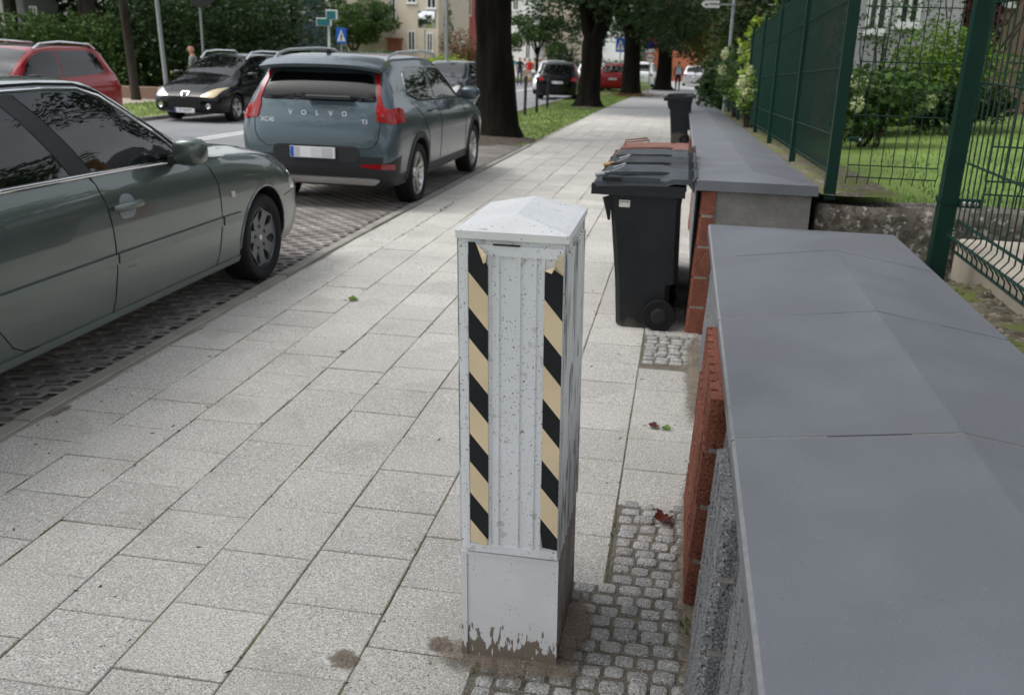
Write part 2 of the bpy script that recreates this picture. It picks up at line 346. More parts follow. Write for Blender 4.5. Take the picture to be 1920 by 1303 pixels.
# openwork paving of the parking bay
b=MB(); cell=.20; pw=.135
def hexring(cx,cy):
    T=Z(cy)
    o=[(-.5,-.25),(-.5,.25),(-.12,.5),(.5,.25),(.5,-.25),(-.12,-.5)]
    ox,oy=cell*.5,pw*.5
    out=[(-ox*1.0,-oy*.5),(0,-oy*1.0),(ox,-oy*.5),(ox,oy*.5),(0,oy*1.0),(-ox,oy*.5)]
    inn=[(a*.62+rnd.uniform(-.003,.003),c*.56) for a,c in out]
    t=rnd.uniform(-.003,.003)
    vs=[(cx+a*.985,cy+c*.97,T-.004+t) for a,c in out]+[(cx+a,cy+c,T-.004+t) for a,c in inn]+[(cx+a*.97,cy+c*.97,T-.02) for a,c in inn]
    fs=[(i,(i+1)%6,6+(i+1)%6,6+i) for i in range(6)]+[(6+i,6+(i+1)%6,12+(i+1)%6,12+i) for i in range(6)]
    b.add(vs,fs)
row=0; y=1.2
while y<18.3:
    x=-5.05+(cell*.5 if row%2 else 0)
    while x<-3.03: hexring(x,y); x+=cell
    y+=pw*.75; row+=1
tag(b.build('parking_paving','grid',fix=False),kind='structure')
# slabs of the sidewalk
P=.3404; X0=-1.839
offs={-3:.046,-2:.267,-1:.082,0:.247,1:.017,2:.095,3:.27,4:.074,5:.004}
b=MB()
for c,o in offs.items():
    y=o
    while y<31:
        xa,xb=X0+c*P,X0+(c+1)*P
        g=.0028; yc=y+P/2; xc=(xa+xb)/2
        skip = (c==5 and (yc<3.40 or 5.2<yc<5.9)) or (c==4 and 2.12<yc<2.83) or (c==3 and 2.2<yc<2.9 and False)
        if c==5: xb=min(xb,.20)
        if not skip:
            tx,ty,tz=rnd.gauss(0,.0035),rnd.gauss(0,.0035),rnd.gauss(0,.0012)
            def T(v,xc=xc,yc=yc,tx=tx,ty=ty,tz=tz): return Vector((v.x,v.y,v.z+(v.x-xc)*tx+(v.y-yc)*ty+tz+Z(v.y)))
            jx,jy=rnd.uniform(-.0015,.0015),rnd.uniform(-.0015,.0015)
            b.box(xa+g+jx,xb-g+jx,y+g+jy,y+P-g+jy,-.05,.004,b=.0028,T=T)
        y+=P
tag(b.build('sidewalk','slab',fix=False),kind='structure')
# cobbles
b=MB()
def cobble(cx,cy,w,l):
    n=16; a0=rnd.uniform(0,1); h=rnd.uniform(-.002,.005); out=[]
    for k in range(n):
        t=2*PI*k/n; c,s=math.cos(t),math.sin(t); q=(abs(c)**6+abs(s)**6)**(-1/6)
        out.append((c*q*w/2*rnd.uniform(.96,1.0),s*q*l/2*rnd.uniform(.96,1.0)))
    vs=[(cx+x,cy+y,-.02) for x,y in out]+[(cx+x*.97,cy+y*.97,h-.004) for x,y in out]+[(cx+x*.88,cy+y*.88,h+.002) for x,y in out]+[(cx+x*.35,cy+y*.35,h+.007) for x,y in out]+[(cx,cy,h+.0075)]
    fs=[]
    for r in range(3): fs+=[(r*n+k,r*n+(k+1)%n,(r+1)*n+(k+1)%n,(r+1)*n+k) for k in range(n)]
    fs+=[(3*n+k,3*n+(k+1)%n,4*n) for k in range(n)]
    b.add(vs,fs)
def field(x0,x1,y0,y1,arc=0):
    y=y0; r=0
    while y<y1:
        l=rnd.uniform(.056,.070); x=x0+rnd.uniform(0,.01)
        while x<x1-.025:
            w=rnd.uniform(.058,.090); w=min(w,x1-x)
            cobble(x+w/2,y+l/2+rnd.uniform(-.008,.008)+arc*math.sin(x*9),w-.005,l-.005); x+=w
        y+=l; r+=1
field(-.128,.24,2.83,3.40); field(-.128,.24,.6,2.14,.01); field(-.47,.24,2.14,2.82,.01); field(-.128,.25,5.22,5.92)
tag(b.build('cobbles','cobble',smooth=35,fix=False),kind='structure')
# dirt heaped against the cabinet foot and wall foot, brown patches on the slabs
def splat(name,cx,cy,rx,ry,h,mname,n=40,z=.0045,seed=0,jag=.25):
    rr=random.Random(seed); ph=[rr.uniform(0,6.28) for _ in range(6)]; b=MB(); vs=[]; fs=[]; rings=6
    for j in range(rings+1):
        f=j/rings
        for k in range(n):
            t=2*PI*k/n; q=1+jag*sum(math.sin((i+2)*t+ph[i])/(i+2) for i in range(6))
            vs.append((cx+rx*f*q*math.cos(t),cy+ry*f*q*math.sin(t),z+h*(1-f*f)+rr.uniform(0,.002)*(1 if 0<f<1 else 0)))
    for j in range(rings):
        for k in range(n): q=(k+1)%n; fs.append((j*n+k,j*n+q,(j+1)*n+q,(j+1)*n+k))
    b.add(vs,fs); o=b.build(name,mname,smooth=60,fix=False)
    at_=o.data.attributes.new('fade','FLOAT','POINT'); at_.data.foreach_set('value',[1-j/rings for j in range(rings+1) for k in range(n)]); return o
tag(splat('sand',-.375,2.34,.27,.17,.016,'dirt',seed=3,z=.006),kind='stuff')
tag(splat('sand',-.215,2.52,.07,.30,.012,'dirt',seed=4,z=.008),kind='stuff')
for i,(x,y,r) in enumerate([(-.86,2.235,.064),(-.60,2.36,.06)]):
    o=splat('stain',x,y,r,r*.95,.001,'dirt',seed=9+i,jag=.12); tag(o,kind='stuff')
for i,(x,y,rx,ry) in enumerate([(-2.84,3.75,.035,.10),(-2.855,5.0,.02,.3),(-2.86,7.2,.02,.5)]): tag(splat('sand',x,y,rx,ry,.001,'dirt',seed=20+i,jag=.2),kind='stuff')
tag(splat('sand',.16,3.0,.08,1.2,.012,'dirt',seed=31,z=.006,jag=.1),kind='stuff'); tag(splat('sand',.19,5.0,.10,1.1,.012,'dirt',seed=33,z=.006,jag=.1),kind='stuff')
# moss strings in the long joints
b=MB()
for c in range(-2,6):
    x=X0+c*P; y=1.6
    while y<24:
        l=rnd.uniform(.03,.16)
        if rnd.random()<(.75 if c in (-2,2,5) else .5):
            w=rnd.uniform(.001,.0032); T=lambda v:Vector((v.x,v.y,v.z+Z(v.y)))
            b.box(x-w,x+w,y,y+l,-.01,.003,T=T)
        y+=l+rnd.uniform(.0,.12)
tag(b.build('joint_moss','moss_joint',fix=False),kind='stuff')
b=MB()
def sprig(b,x,y,z,n,h,r,mi=0):
    for _ in range(n):
        t=rnd.uniform(0,6.28); rr=rnd.uniform(0,r); a=Vector((x+rr*math.cos(t),y+rr*math.sin(t),z)); d=Vector((math.cos(t)*.5,math.sin(t)*.5,1)).normalized()*h*rnd.uniform(.5,1)
        s=Vector((-math.sin(t),math.cos(t),0))*h*.16; b.add([a-s*.4,a+d*.5-s,a+d,a+d*.5+s],[(0,1,2,3)],mi)
for x,y in [(-2.93,3.2),(-2.97,3.05),(-3.06,3.3),(.17,2.75),(.16,2.6)]: sprig(b,x,y,0,14,.06,.035)
for k in range(26): sprig(b,-2.52+rnd.uniform(-.01,.01),rnd.uniform(7,11),-.02,4,.03,.02)
for k in range(14): sprig(b,-2.86+rnd.uniform(-.02,.02),rnd.uniform(4,16),-.03,3,.03,.02)
for k in range(60): sprig(b,rnd.uniform(-3.3,-3.0),rnd.uniform(2.2,3.5),-.02,4,.04,.03)
tag(b.build('weeds','grass',fix=False),kind='stuff')
b=MB()
for k in range(420):
    y=1.6+rnd.random()**1.5*12; x=rnd.choice([rnd.uniform(-2.85,.15),-2.86+abs(rnd.gauss(0,.12)),X0+rnd.randint(-2,5)*P+rnd.gauss(0,.012)])
    if x>.15 or x<-2.87: continue
    r=rnd.uniform(.002,.0055); a=rnd.uniform(0,6.28); l=r*rnd.uniform(1,4); z=Z(y)+.006
    d=Vector((math.cos(a),math.sin(a),0)); q=Vector((-d.y,d.x,0)); p=Vector((x,y,z))
    b.add([p-d*l,p+q*r*.7,p+d*l,p-q*r*.7,p+Vector((0,0,r))],[(0,1,4),(1,2,4),(2,3,4),(3,0,4)])
tag(b.build('litter','dark_litter',fix=False),kind='stuff')
# fallen leaves: each one a thing
def leaf(x,y,z,size,rz,mname,label,cat='leaf',curl=.35,grp=None):
    n=11; out=[]
    for k in range(n*2):
        t=2*PI*k/(n*2); rr=size*(.5+.5*abs(math.cos(t*2.5))**.6)*(1 if k%2 else .82); out.append((rr*math.cos(t),rr*math.sin(t)))
    vs=[Vector((0,0,0))]+[Vector((a*.5,c*.5,curl*.15*size)) for a,c in out]+[Vector((a,c,abs(c)*curl)) for a,c in out]
    m=len(out); fs=[(0,1+k,1+(k+1)%m) for k in range(m)]+[(1+k,1+m+k,1+m+(k+1)%m,1+(k+1)%m) for k in range(m)]
    Q=Matrix.Rotation(rz,3,'Z'); b=MB(); b.add([Q@v+Vector((x,y,z)) for v in vs],fs)
    b.tube([Q@Vector((-size,0,0))+Vector((x,y,z+.002)),Q@Vector((-size*1.7,size*.2,0))+Vector((x,y,z+.002))],size*.05,4)
    o=b.build('fallen_leaf',mname,smooth=50,fix=False); return tag(o,label,cat,grp)
p=at(592,537,5.8); leaf(-2.17,6.05,.01,.042,.6,'leaf_bright','green leaf lying on the slabs near the saloon front wheel',curl=.6)
leaf(-.02,4.24,.012,.032,.2,'leaf_red','dark red leaf on the slab between the cabinet and the stone wall',curl=.5)
leaf(.035,4.235,.010,.028,2.4,'leaf_bright','pale green leaf touching the red leaf beside the stone wall',curl=.5)
leaf(-1.02,4.92,.009,.022,1.,'leaf_red','small rusty leaf on the slabs left of the cabinet, about level with its stripes',curl=.2)
leaf(.05,3.30,.014,.045,1.,'leaf_red','crumpled brown leaf on the cobbles at the foot of the red pillar',curl=.8)
leaf(-1.85,4.95,.008,.02,2.,'leaf_brown','tiny orange leaf on the slabs beside the saloon door',curl=.3)
# ------------------------------------------------------------------ cable cabinet
cb=thing('utility_cabinet',(-.38,2.32,0),0,'narrow white metal cable cabinet with black and cream stripes standing on the sidewalk','cabinet')
LEAN=-.022
x0,x1,y0,y1=-.520,-.238,2.32,2.76; ZS=.366; ZT=1.286
def TL(v): return Vector((v.x+LEAN*v.z,v.y+.004*v.z,v.z))
b=MB(); b.box(x0,x1,y0,y1,-.02,ZS,b=.004,T=TL)
b.box(x0,x0+.017,y0-.003,y0,0.0,ZS-.012,T=TL); b.box(x1-.024,x1,y0-.003,y0,0,ZS-.012,T=TL); b.box(x0,x1,y0-.004,y0,ZS-.012,ZS-.002,T=TL)
b.box(x0+.26,x0+.275,y0-.003,y0,0,.02,T=TL) if False else None
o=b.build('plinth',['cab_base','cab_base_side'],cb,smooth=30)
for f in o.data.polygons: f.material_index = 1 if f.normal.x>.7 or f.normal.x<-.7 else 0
b=MB(); b.box(x0+.001,x1-.001,y0+.002,y1-.002,ZS+.001,ZT,T=TL); o=b.build('body',['cab','cab_side'],cb)
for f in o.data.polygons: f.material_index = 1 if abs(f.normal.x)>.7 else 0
# door with pressed ribs
b=MB(); fy=y0-.004; fx0,fx1=x0+.016,x1-.004
b.box(fx0,fx1,fy,y0,ZS+.004,ZT-.03,T=TL)
def raised(xa,xb,za,zb,h): b.box(xa,xb,fy-h,fy,za,zb,b=.0,T=TL)
raised(fx0,fx1,ZT-.058,ZT-.03,.004); raised(fx0,fx1,ZS+.004,ZS+.028,.004); raised(fx0,fx0+.012,ZS+.028,ZT-.058,.004); raised(fx1-.010,fx1,ZS+.028,ZT-.058,.004)
for fx in (.26,.345,.56,.72,.80): 
    xx=fx0+(fx1-fx0)*fx; raised(xx-.004,xx+.004,ZS+.028,ZT-.058,.0035)
b.build('door','cab',cb)
b=MB(); b.box(x0+.095,x0+.165,y0-.011,y0-.007,ZT-.030,ZT-.026,T=TL); b.build('handle_slot','dark',cb)
for zz in (.232,): 
    pass
b=MB()
for a in range(7):
    t=a*.9; b.tube([TL(Vector((-.343,y0-.001,.205))),TL(Vector((-.343+.016*math.cos(t),y0-.002,.205+.010*math.sin(t))))],.0011,4)
b.build('dent','dirt',cb)
# side louvres
b=MB(); n=8
for s,xs in ((1,x1),(-1,x0)):
    for i in range(n):
        ya=y0+.030+i*(y1-y0-.06)/n
        b.add([TL(Vector((xs-.001*s,ya,ZS+.03))),TL(Vector((xs+.011*s,ya+.020,ZS+.03))),TL(Vector((xs-.001*s,ya+.030,ZS+.03))),TL(Vector((xs-.001*s,ya,ZT-.05))),TL(Vector((xs+.011*s,ya+.020,ZT-.05))),TL(Vector((xs-.001*s,ya+.030,ZT-.05)))],[(0,1,4,3),(1,2,5,4),(0,2,1),(3,4,5)])
    b.box(min(xs,xs+.003*s),max(xs,xs+.003*s),y0+.004,y0+.02,ZS+.005,ZT-.02,T=TL); b.box(min(xs,xs+.003*s),max(xs,xs+.003*s),y1-.02,y1-.004,ZS+.005,ZT-.02,T=TL)
b.build('side_louvres','cab_side',cb)
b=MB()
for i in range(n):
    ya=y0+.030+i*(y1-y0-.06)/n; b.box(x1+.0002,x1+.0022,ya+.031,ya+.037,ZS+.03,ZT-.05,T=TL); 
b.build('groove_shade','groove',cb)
# roof: gabled with a hipped front
b=MB(); a=.010; X0c,X1c=x0-.004,x1+.008; ya,yb=y0-a,y1+a
e=[(X0c,ya),(X1c,ya),(X1c,yb),(X0c,yb)]; xm=(X0c+X1c)/2
vs=[TL(Vector((x,y,ZT-.016))) for x,y in e]+[TL(Vector((x,y,ZT+.004))) for x,y in e]
i_=.03
inn=[(X0c+i_*.6,ya+i_*.5),(X1c-i_*.6,ya+i_*.5),(X1c-i_*.6,yb-i_*.5),(X0c+i_*.6,yb-i_*.5)]
vs+=[TL(Vector((x,y,ZT+.010))) for x,y in inn]+[TL(Vector((xm,ya+.085,ZT+.040))),TL(Vector((xm,yb-.06,ZT+.040)))]
b.add(vs,[(3,2,1,0),(0,1,5,4),(1,2,6,5),(2,3,7,6),(3,0,4,7),(4,5,9,8),(5,6,10,9),(6,7,11,10),(7,4,8,11),(8,9,12),(9,10,13,12),(10,11,13),(11,8,12,13)])
b.build('roof','cab_top',cb)
# striped stickers: alternating bands inside a vertical strip, top corner peeled
def sticker(xa,xb,za,zb,peel):
    yy=y0-.0105; band=.1225; sh=.105; k=0
    root=MB(); root.box(xa,xb,yy,yy+.0015,za,zb,T=TL)
    if peel=='L': cut=lambda x,z: z<=zb-.0-max(0,(x-(xa+xb)/2+.012))*1.35
    else: cut=lambda x,z: True
    # strip outline
    if peel=='L': out=[(xa,za+.012),(xb-.006,za-.002),(xb,za+.03),(xb,zb-.062),(xa+.018,zb),(xa,zb)]
    else: out=[(xa+.006,za),(xb,za-.004),(xb,zb-.078),(xa+.026,zb-.064),(xa,zb-.068),(xa,za+.20),(xa-.003,za+.17),(xa,za+.13),(xa-.001,za+.05)]
    def clip(poly,a_,b_,c_): # keep a*x+b*z<=c
        r=[]
        for i in range(len(poly)):
            p,q=poly[i],poly[(i+1)%len(poly)]; fp=a_*p[0]+b_*p[1]-c_; fq=a_*q[0]+b_*q[1]-c_
            if fp<=0: r.append(p)
            if (fp<0<fq) or (fq<0<fp): t=fp/(fp-fq); r.append((p[0]+t*(q[0]-p[0]),p[1]+t*(q[1]-p[1])))
        return r
    s=MB()
    slope=1.2; hb,hc=.084,.094
    top=zb+slope*xa
    w_hi=top+.2; w_lo=top-.079 if peel=='L' else top-.142; col=0
    while w_hi>za+slope*xa-.3:
        poly=clip(clip(out,slope,1,w_hi),-slope,-1,-w_lo)
        if len(poly)>2:
            vs=[TL(Vector((x,yy-.0,zz))) for x,zz in poly]; s.add(vs,[tuple(range(len(vs)))],col)
        col=1-col; w_hi=w_lo; w_lo-= (hc if col else hb)
    # peeled flap
    if peel=='L': fl=[(xa+.020,zb-.002,0),(xb-.001,zb-.028,-.012),(xb-.003,zb-.048,-.020),(xb-.010,zb-.052,-.012),(xa+.036,zb-.042,-.004)]
    else: fl=[(xa-.001,zb-.066,-.004),(xa+.020,zb-.070,-.016),(xa+.028,zb-.048,-.022),(xa+.036,zb-.032,-.014),(xb-.006,zb-.020,-.001),(xb,zb-.024,0),(xb,zb-.078,0),(xa+.028,zb-.062,-.006)]
    nn=len(fl); c0=Vector((sum(f[0] for f in fl)/nn,yy-.018,sum(f[1] for f in fl)/nn))
    vs=[TL(Vector((x,yy+d-.001,zz))) for x,zz,d in fl]+[TL(c0)]; s.add(vs,[(i,(i+1)%nn,nn) for i in range(nn)],1)
    o=s.build('stripe_sticker',['tape_black','tape_cream'],cb,fix=False)
    so_=o.modifiers.new('s','SOLIDIFY') if False else None
sticker(x0+.030,x0+.082,ZS+.026,ZT-.024,'L'); sticker(x1-.052,x1-.004,ZS+.040,ZT-.020,'R')
# ------------------------------------------------------------------ stone walls
def coping(x0,x1,xr,ys,zf,hr,th,parent,hip,matn='coping'):
    """separate cap stones with a ridge at xr"""
    for i in range(len(ys)-1):
        ya,yb=ys[i]+.004,ys[i+1]-.004; b=MB(); za,zb=zf(ya),zf(yb); bv=.008
        r_=.004
        def prof(z): return [(x0,z-th),(x0,z-bv),(x0+bv,z),(xr-r_,z+hr-.0006),(xr+r_,z+hr-.0006),(x1-bv,z),(x1,z-bv),(x1,z-th)]
        L0,L1=prof(za),prof(zb)
        vs=[(x,ya,z) for x,z in L0]+[(x,yb,z) for x,z in L1]
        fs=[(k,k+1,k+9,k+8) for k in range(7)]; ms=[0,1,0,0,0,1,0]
        fs+=[(7,0,8,15),tuple(range(7,-1,-1)),tuple(range(8,16))]; ms+=[0,0,0]
        if hip=='near' and i==0: # hipped near end
            vs[3]=(xr-r_,ya+(xr-x0)*.9,za+hr); vs[4]=(xr+r_,ya+(xr-x0)*.9,za+hr); fs[-2]=(7,6,5,2,1,0); fs.append((2,5,4,3)); ms.append(0)
        if hip=='far' and i==len(ys)-2:
            vs[11]=(xr-r_,yb-(xr-x0)*.9,zb+hr); vs[12]=(xr+r_,yb-(xr-x0)*.9,zb+hr); fs[-1]=(8,9,10,13,14,15); fs.append((10,11,12,13)); ms.append(0)
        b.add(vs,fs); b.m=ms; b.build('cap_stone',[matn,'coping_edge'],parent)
def ribbed(xf,ya,yb,z0,z1f,mname,parent,name,course=.20,rib=.085,depth=.016,dz0=0,closed=True):
    """ribbed split blocks laid in courses on the street face; x = xf(y)"""
    # footprint polyline with ribs
    pts=[]; y=ya
    while y<yb-.001:
        ye=min(y+rib,yb); pts+=[(y+.004,depth*.0),(y+.014,-depth),(ye-.014,-depth),(ye-.004,0)]; y=ye
    b=MB(); z=z0; c=0; body=[]
    ztop=min(z1f(ya),z1f(yb))
    while z<ztop-.02:
        zt=min(z+course,ztop); 
        n=len(pts); j=rnd.uniform(-.002,.002)
        vs=[]
        for q,zz in ((0,z+.012),(1,zt-.004)):
            vs+=[(xf(y)+.036*zz+d+j+rnd.uniform(-.0015,.0015),y,zz) for y,d in pts]
        vs+=[(xf(y)+.10,y,z+.012) for y,d in (pts[0],pts[-1])]+[(xf(y)+.10,y,zt-.004) for y,d in (pts[0],pts[-1])]
        fs=[(i,i+1,n+i+1,n+i) for i in range(n-1)]
        a=2*n; fs+=[(a,0,n,a+2),(n-1,a+1,a+3,2*n-1), tuple([a+2]+list(range(n,2*n))+[a+3])]
        b.add(vs,fs); z=zt; c+=1
    o=b.build(name,mname,parent,fix=False)
    # mortar beds
    m=MB(); z=z0+course
    while z<ztop-.05:
        m.box(xf(ya)+.036*z-depth*.35,xf(ya)+.09,ya+.006,yb-.006,z-.004,z+.012); z+=course
    if m.v: m.build('mortar_bed','mortar',parent)
    return o
ZN=.80
nw=thing('stone_wall',(.6,3.,0),0,'near wall of grey split blocks with a red pillar under smooth grey cap stones, cut by the right edge','wall')
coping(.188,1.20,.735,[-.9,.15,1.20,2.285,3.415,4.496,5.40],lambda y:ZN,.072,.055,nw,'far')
ribbed(lambda y:.200,-.8,2.71,-.02,lambda y:ZN-.055,'split',nw,'split_block_face',course=.20,rib=.16,depth=.022)
ribbed(lambda y:.150,1.95,2.36,-.02,lambda y:ZN-.056,'split',nw,'split_block_pillar',course=.20,rib=.105,depth=.018)
ribbed(lambda y:.146,2.72,3.52,-.02,lambda y:ZN-.056,'brick',nw,'red_block_pillar',course=.195,rib=.085,depth=.022)
b=MB(); b.box(.232,1.14,-.85,5.33,-.05,ZN-.057); b.build('core','plain_conc',nw)
ribbed(lambda y:.212,3.53,5.30,-.02,lambda y:ZN-.055,'split',nw,'split_block_face',course=.20,rib=.16,depth=.012)
fw=thing('stone_wall',(.45,14,0),0,'long falling wall with a pale grey ridged cap running behind the bins','wall')
fz=lambda y:.985-.036*(y-5.85)*(1 if y<32 else 1)
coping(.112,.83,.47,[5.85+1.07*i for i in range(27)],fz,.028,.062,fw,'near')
b=MB(); 
yy=[5.89+.5*i for i in range(57)]
vs=[];fs=[]
for y in yy: vs+=[(.185,y,-1.2),(.185,y,fz(y)-.063),(.80,y,fz(y)-.063),(.80,y,-1.2)]
for i in range(len(yy)-1): 
    for k in range(4): fs.append((4*i+k,4*i+(k+1)%4,4*i+4+(k+1)%4,4*i+4+k))
fs+=[(3,2,1,0),tuple(len(vs)-4+k for k in range(4))]
b.add(vs,fs); b.build('core','plain_conc',fw)
ribbed(lambda y:.135,5.875,6.30,-.02,lambda y:.917,'brick',fw,'red_block_pillar',course=.195,rib=.14,depth=.018)
for y in (9.6,13.4,17.2): ribbed(lambda y:.150,y,y+.42,Z(y)-.02,lambda y_:fz(y_)-.065,'brick',fw,'red_block_pillar',course=.195,rib=.14,depth=.014)
b=MB(); b.box(.150,.184,6.31,9.59,-.1,.83); b.build('split_block_face','split',fw)
# pale mortar in the joints between the cap stones
for yj in (1.20,2.285,3.415,4.496):
    b=MB(); 
    for xa,xb in ((.192,.30+rnd.uniform(0,.3)),(.62,.735),(.735,.95)):
        zf_=lambda x: ZN+.072*((x-.188)/.547 if x<.735 else (1.2-x)/.465)-.0015
        b.add([(xa,yj-.0035,zf_(xa)),(xb,yj-.0035,zf_(xb)),(xb,yj+.0025,zf_(xb)),(xa,yj+.0025,zf_(xa))],[(0,1,2,3)])
    b.build('joint_mortar','mortar',nw,fix=False)
# old low wall across the gap, garden terrace
def rough_box(name,x0,x1,y0,y1,z0,z1,mname,amp,n=(30,4,8),parent=None):
    bm=bmesh.new(); bmesh.ops.create_cube(bm,size=1); bmesh.ops.subdivide_edges(bm,edges=bm.edges,cuts=12,use_grid_fill=True)
    for v in bm.verts:
        p=Vector((x0+(v.co.x+.5)*(x1-x0),y0+(v.co.y+.5)*(y1-y0),z0+(v.co.z+.5)*(z1-z0)))
        d=noise.noise_vector(p*5)*amp+noise.noise_vector(p*17)*amp*.5; v.co=p+d
    me=bpy.data.meshes.new(name); bm.to_mesh(me); bm.free(); me.materials.append(M[mname]); 
    for f in me.polygons: f.use_smooth=True
    return link(name,me,parent)
ow_=rough_box('old_wall',.845,4.9,5.92,6.14,-.1,.87,'oldwall',.02)
tag(ow_,'crumbling low concrete wall below the wire panel between the two stone walls','wall')
sheet('lawn',.84,16,[6.1,7,9,12,15,20,30,45],'lawn',0,nx=4); L_=bpy.data.objects['lawn']
for v in L_.data.vertices:
    y=v.co.y; v.co.z=.86 if y<=15 else .86-.03*(y-15)
    v.co.z-= .036*max(0,(y-6.1))*max(0,1-(v.co.x-.84)/2.2)
def slab_s(name,x0,x1,y0,y1,z0,z1,mname): 
    b=MB(); b.box(x0,x1,y0,y1,z0,z1,b=.01); return tag(b.build(name,mname),kind='structure')
b=MB(); ys_=frange(5.9,33,1.0); vs=[]; fs=[]
for y in ys_:
    zz=.985-.036*(y-5.85)
    for x in (.832,.95,1.1,1.32): vs.append((x,y,zz-.045+rnd.uniform(-.012,.012)))
for j in range(len(ys_)-1):
    for i in range(3): fs.append((j*4+i,j*4+i+1,j*4+5+i,j*4+4+i))
b.add(vs,fs); tag(b.build('garden_soil','moss',fix=False),kind='structure')
slab_s('garden_soil',1.203,6,-1,5.2,-.1,.60,'moss')
slab_s('garden_path',2.1,3.4,5.0,8.8,-.1,.50,'path_slab'); slab_s('gap_path',.25,2.1,5.4,5.9,-.1,.03,'path_slab')
slab_s('garden_path',1.62,6,4.5,5.75,.5,.74,'path_slab')
# mossy mounds and pebbles on the soil behind the near wall
b=MB()
for k in range(300):
    x=rnd.uniform(1.2,1.75); y=rnd.uniform(1.6,5.2); r=rnd.uniform(.010,.03); vs=[];m=7
    for j,(rr,h) in enumerate(((1,0),(.8,.5),(.35,.85))): 
        for q in range(m): t=2*PI*q/m; vs.append((x+r*rr*math.cos(t)*rnd.uniform(.8,1.2),y+r*rr*math.sin(t),.597+r*h*.9))
    fs=[(j*m+q,j*m+(q+1)%m,(j+1)*m+(q+1)%m,(j+1)*m+q) for j in range(2) for q in range(m)]+[tuple(range(2*m,3*m))]
    b.add(vs,fs)
tag(b.build('moss','moss',smooth=60),kind='stuff')
